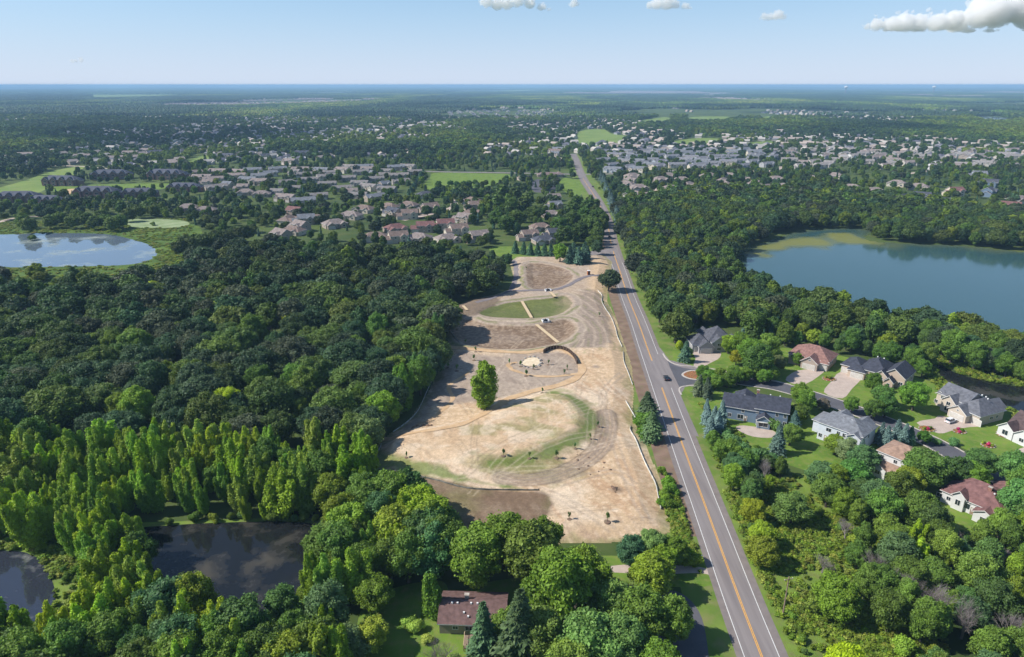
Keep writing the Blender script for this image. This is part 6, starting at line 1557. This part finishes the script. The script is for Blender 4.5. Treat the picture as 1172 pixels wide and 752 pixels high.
rocks([(rr_.uniform(660,700), rr_.uniform(525,550), rr_.uniform(.2, .45)) for i in range(12)], 'small clod on the bare earth right of the grass ring', 'clods on the bare earth', RD)
SAP = [crown('shrub', 90+s, 900, .16, L) for s in range(3)]
mb = MB(); mb.tube((0, 0, -.2), (0, 0, 1.7), .06, .04, 6); SPT = mb.mesh('sapling_trunk', M['bark'])
mb = MB(); mb.tube((0, 0, -.1), (0, 0, .07), .9, .75, 12); SPM = mb.mesh('mulch_ring', M['dirt_dark'])
for i, (px, py) in enumerate([(596,424),(611,427),(627.5,422),(649,427),(602,435),(646,433),(620.6,455),(684,495),(675,509),(658,520.6),(636.7,531),(605.6,534),(466,532),(576,534),(651.5,600.4),(694.7,603),(533,395),(544.5,407),(542.7,417),(513,423),(523,429),(583,421),(690,350),(686,366),(602,311)]):
    q = P(px, py); h = rr_.uniform(.75, 1.15)
    wh = 'by the sand circle' if py < 440 and 590 < px < 655 else 'on the grass ring of the mound' if 600 < px < 690 and 485 < py < 540 else 'in the lower field' if py > 590 else 'on the bare earth'
    r = tag(link('sapling', None, None, (q[0], q[1], hs1(*q)), i*.7, h), f'staked sapling {wh}, {pct(px, py)}', 'sapling', 'saplings planted in the field')
    link('crown', SAP[i % 3], r, (0, 0, .9), 0, (.32, .32, .6), (.05,.095,.03)); link('trunk', SPT, r); link('mulch_ring', SPM, r)

# ---- pole, mailbox, far towers
q = P(895.5, 706); r = tag(link('utility_pole', None, None, (q[0], q[1], 0), .3), 'wooden utility pole in the verge right of the road', 'pole')
mb = MB(); mb.tube((0, 0, -.3), (0, 0, 11), .17, .11, 8); link('pole', mb.mesh('pole', M['wood']), r)
mb = MB(); mb.box(-1.1, 1.1, -.06, .06, 10.2, 10.34); link('crossarm', mb.mesh('crossarm', M['wood']), r)
for x in (-1, 0, 1):
    mb = MB(); mb.tube((x, 0, 10.34), (x, 0, 10.6), .06, .04, 6); link('insulator', mb.mesh('insulator', M['white']), r)
q = P(802, 641); r = tag(link('mailbox', None, None, (q[0], q[1], 0), .4), 'white mailbox on a post where the pale driveway meets the road', 'mailbox')
bx('post', r, (-.06, .06, -.06, .06, 0, 1.1), M['wood']); mb = MB(); mb.box(-.28, .28, -.14, .14, 1.1, 1.28); mb.tube((-.28, 0, 1.28), (.28, 0, 1.28), .14, .14, 10); link('box', mb.mesh('box', M['white']), r)
for (px, D, lab) in ((969, 9000, 'white water tower on the horizon at the right'), (1070, 9500, 'small white water tower on the far right horizon')):
    x = (px-586)/F*D*1.0*CT; r = tag(link('water_tower', None, None, (x, D, 0)), lab, 'water tower', 'water towers on the horizon')
    mb = MB(); mb.tube((0, 0, 0), (0, 0, 72), 6, 5, 12); link('column', mb.mesh('column', M['shoulder']), r)
    mb = MB(); mb.v = [tuple(p) for p in ICO2[0]*[24, 24, 15]+[0, 0, 84]]; mb.f = list(ICO2[1]); mb.m = [0]*len(mb.f); link('tank', mb.mesh('tank', M['white'], True), r)

# flower beds by the right hand houses
for (px, py, s, lab) in ((1061,491,2.2,'stone edged planting bed on the lawn below the white car'),(1098,494,1.8,'round flower bed right of the drive with the white car'),(1152,498,2.6,'rocky flower bed in front of the house at the right edge'),(1131,510,1.8,'stone ringed bed on the lawn at the right edge'),(949,434,2.2,'row of pale rocks and plants between two drives')):
    q = P(px, py); r = tag(link('flower_bed', None, None, (q[0], q[1], .03)), lab, 'flower bed')
    mb = MB(); mb.prism([(s*math.cos(t)*1.2, s*math.sin(t)) for t in [k*math.pi/8 for k in range(16)]], 0, .18); link('soil', mb.mesh('soil', M['flower']), r)
    for k in range(11):
        t = k*2*math.pi/11; link('edging_stone', RM[k % 4], r, (s*1.2*math.cos(t), s*math.sin(t), .15), k, .3)
    for k in range(4): link('plant', KINDS['shrub']['mid'][k % 2], r, (rr_.uniform(-s, s)*.6, rr_.uniform(-s, s)*.6, .1), k, .35, color=rr_.choice([(.06,.12,.02), (.3,.05,.08), (.12,.17,.03)]))

# ------------------------------------------------------------------ clouds
def cloud_mesh(lobes, seed, vox):
    g_ = np.random.default_rng(seed); V = []; Fc = []
    v0, f0 = ICO2
    for (cx, cy, cz, rad) in lobes:
        subs = [(cx, cy, cz, rad*.85)]
        for k in range(16):
            d = g_.normal(0, 1, 3); d /= np.linalg.norm(d); d[2] = abs(d[2])*.9-.15
            subs.append((cx+d[0]*rad*.75, cy+d[1]*rad*.75, cz+d[2]*rad*.75, rad*g_.uniform(.22, .42)))
            e = d+g_.normal(0, .35, 3); subs.append((cx+e[0]*rad*.95, cy+e[1]*rad*.95, cz+e[2]*rad*.9, rad*g_.uniform(.1, .2)))
        for (x, y, z, r) in subs:
            b = len(V); V += [tuple(p) for p in v0*r+[x, y, z]]; Fc += [tuple(b+i for i in f) for f in f0]
    zs_ = sorted(z-r for x, y, z, r in [(l[0], l[1], l[2], l[3]*.6) for l in lobes]); base = zs_[len(zs_)//3]
    V = [(x, y, z if z > base else base+(z-base)*.18) for x, y, z in V]
    me = bpy.data.meshes.new('cloud'); me.from_pydata(V, [], Fc); me.polygons.foreach_set('use_smooth', [True]*len(Fc))
    return me
def cloudmat():
    m = bpy.data.materials.new('cloud_vapour'); m.use_nodes = True; nt = m.node_tree; nt.nodes.clear()
    o = nt.nodes.new('ShaderNodeOutputMaterial'); v = nt.nodes.new('ShaderNodeVolumePrincipled')
    v.inputs['Color'].default_value = (1, 1, 1, 1); v.inputs['Density'].default_value = .007; v.inputs['Anisotropy'].default_value = 0.
    nt.links.new(v.outputs[0], o.inputs['Volume']); m.cycles.homogeneous_volume = True; return m
M['cloud'] = cloudmat()
def cloud(label, lob, off, D=16000, seed=1):
    u = D/F; L3 = []
    g_ = random.Random(seed)
    for (zx, zy, zr) in lob:
        px, py, r = off[0]+zx/3.907, off[1]+zy/3.907, zr/3.907
        el = math.tan(TH-math.atan((376-py)/F)); yy = D+g_.uniform(-1, 1)*r*u*.8
        x = (px-586)/F*D*CT*(1+.02); z = HC-D*el
        L3.append((x, yy, z, r*u))
    c = np.mean(np.array(L3), axis=0)
    me = cloud_mesh([(a-c[0], b-c[1], z-c[2], r) for a, b, z, r in L3], seed, 20)
    o = tag(link('cloud', me, None, tuple(c[:3])), label, 'cloud', 'fair weather clouds above the horizon')
    me.materials.append(M['cloud'])
    rm = o.modifiers.new('r', 'REMESH'); rm.mode = 'VOXEL'; rm.voxel_size = 11; rm.use_smooth_shade = True
    tx = bpy.data.textures.new('puff', 'CLOUDS'); tx.noise_scale = 85; tx.noise_depth = 6
    dm = o.modifiers.new('d', 'DISPLACE'); dm.texture = tx; dm.strength = 110; dm.mid_level = .5
    return o
cloud('big heaped white cloud at the top right corner', [(400,120,16),(440,110,30),(500,115,42),(560,105,48),(620,105,46),(680,110,46),(740,95,46),(800,100,50),(860,70,60),(920,60,70),(850,145,28),(920,150,24),(960,40,60),(1020,40,60),(1080,60,66),(1140,60,60),(1120,140,30),(1060,20,60),(900,10,60),(1190,90,60),(1190,140,30),(1250,60,70),(1300,90,50),(1080,145,20)], (872, 0), seed=3)
cloud('wide flat white cloud cut by the top edge left of the middle', [(-85,8,28),(-40,22,30),(0,14,30),(50,2,30),(100,16,26),(150,34,20),(185,44,10)], (580, 0), seed=4)
cloud('tiny round white cloud at the top edge right of the wide one', [(285,12,20),(298,20,12)], (580, 0), seed=5)
cloud('small white cloud at the top edge above the hip roofed houses', [(610,22,18),(640,14,28),(680,16,32),(710,24,20),(755,30,18),(778,36,8)], (580, 0), seed=6)
cloud('small white puff alone left of the big cloud', [(1095,76,16),(1120,74,18),(1155,68,24),(1172,76,14)], (580, 0), seed=7)
cloud('tiny faint white puff low at the left', [(383,270,9),(400,272,6),(425,268,10)], (0, 0), seed=8)

# ------------------------------------------------------------------ air, light, camera
SUN_EL, SUN_AZ = R(43), math.radians(-93)     # azimuth from +Y towards +X
S = Vector((math.sin(SUN_AZ)*math.cos(SUN_EL), math.cos(SUN_AZ)*math.cos(SUN_EL), math.sin(SUN_EL)))
# unseen clouds above the frame, placed so their shadows darken the far country
def shade_cloud(label, gx, gy, sx, sy, seed, z=1300):
    c = Vector((gx, gy, 0))+S*(z/S.z); g_ = random.Random(seed); L3 = []
    for k in range(26): a = g_.uniform(0, 6.28); r = g_.random()**.5; L3.append((sx*r*math.cos(a), sy*r*math.sin(a), g_.uniform(-30, 90), g_.uniform(.16, .3)*min(sx, sy)))
    me = cloud_mesh(L3, seed, 30); me.materials.append(M['cloud']); o = tag(link('cloud', me, None, c), label, 'cloud', 'unseen clouds above the frame')
    rm = o.modifiers.new('r', 'REMESH'); rm.mode = 'VOXEL'; rm.voxel_size = 45; rm.use_smooth_shade = True
for i, (px, py, sx, sy) in enumerate([(150,158,420,330),(700,123,1500,500),(1010,128,1200,420),(260,133,900,350),(520,120,700,400),(60,118,1200,600),(990,150,420,200)]):
    gx, gy = P(px, py); shade_cloud(f'unseen white cloud above the frame shading the far country, {ORD[i]} of seven', gx, gy, sx, sy, 40+i)
ld = bpy.data.lights.new('sun', 'SUN'); ld.energy = 5; ld.angle = R(.5); ld.color = (1, .95, .87)
lo = bpy.data.objects.new('sun', ld); COL.objects.link(lo); lo.rotation_euler = S.to_track_quat('Z', 'Y').to_euler(); lo.location = (0, 0, 500)
w = bpy.data.worlds.new('World'); SC.world = w; w.use_nodes = True
nt = w.node_tree; sk = nt.nodes.new('ShaderNodeTexSky'); sk.sky_type = 'NISHITA'; sk.sun_disc = False
sk.sun_elevation = SUN_EL; sk.sun_rotation = SUN_AZ; sk.altitude = 200; sk.air_density = 1.; sk.dust_density = .25; sk.ozone_density = 3.
bg = nt.nodes['Background']; bg.inputs[1].default_value = .11
# summer haze low in the sky: pale blue towards the horizon, all the way round
tc = nt.nodes.new('ShaderNodeTexCoord'); sp_ = nt.nodes.new('ShaderNodeSeparateXYZ'); nt.links.new(tc.outputs['Generated'], sp_.inputs[0])
mr = nt.nodes.new('ShaderNodeMapRange'); mr.interpolation_type = 'SMOOTHSTEP'; mr.inputs[1].default_value = -.02; mr.inputs[2].default_value = .22; mr.inputs[3].default_value = .92; mr.inputs[4].default_value = .0
nt.links.new(sp_.outputs[2], mr.inputs[0])
rp = nt.nodes.new('ShaderNodeValToRGB'); rp.color_ramp.elements[0].color = (5., 5.8, 7.2, 1); rp.color_ramp.elements[1].color = (2.7, 4.6, 7.3, 1); rp.color_ramp.elements[1].position = .11
nt.links.new(sp_.outputs[2], rp.inputs[0])
mx = nt.nodes.new('ShaderNodeMix'); mx.data_type = 'RGBA'; nt.links.new(mr.outputs[0], mx.inputs[0]); nt.links.new(sk.outputs[0], mx.inputs[6]); nt.links.new(rp.outputs[0], mx.inputs[7])
nt.links.new(mx.outputs[2], bg.inputs[0])

import os
hz = MB(); hz.box(-42000, 42000, -400, 44000, -1, 118)
def hazem():
    m = bpy.data.materials.new('haze'); m.use_nodes = True; nt = m.node_tree; nt.nodes.clear()
    o = nt.nodes.new('ShaderNodeOutputMaterial'); v = nt.nodes.new('ShaderNodeVolumePrincipled')
    v.inputs['Color'].default_value = (.42, .68, 1, 1); v.inputs['Density'].default_value = .00009; v.inputs['Anisotropy'].default_value = .0
    nt.links.new(v.outputs[0], o.inputs['Volume']); m.cycles.homogeneous_volume = True; return m
if not os.environ.get('NOHAZE'): tag(link('haze', hz.mesh('haze', hazem())), 'thin blue summer haze', kind='stuff')

cd = bpy.data.cameras.new('camera'); co = bpy.data.objects.new('camera', cd); COL.objects.link(co)
cd.sensor_fit = 'HORIZONTAL'; cd.sensor_width = 36; cd.lens = F/1172*36; cd.clip_start = 1; cd.clip_end = 120000
co.location = (0, 0, HC); co.rotation_euler = (math.pi/2-TH, 0, 0); SC.camera = co
SC.view_settings.view_transform = 'Standard'; SC.view_settings.look = 'None'; SC.view_settings.exposure = .25; SC.view_settings.gamma = 1
cy = SC.cycles; cy.use_denoising = True; cy.max_bounces = 10; cy.diffuse_bounces = 2; cy.glossy_bounces = 2; cy.transmission_bounces = 2; cy.volume_bounces = 8; cy.transparent_max_bounces = 4
cy.use_adaptive_sampling = True; cy.adaptive_threshold = .02; cy.sample_clamp_indirect = 4
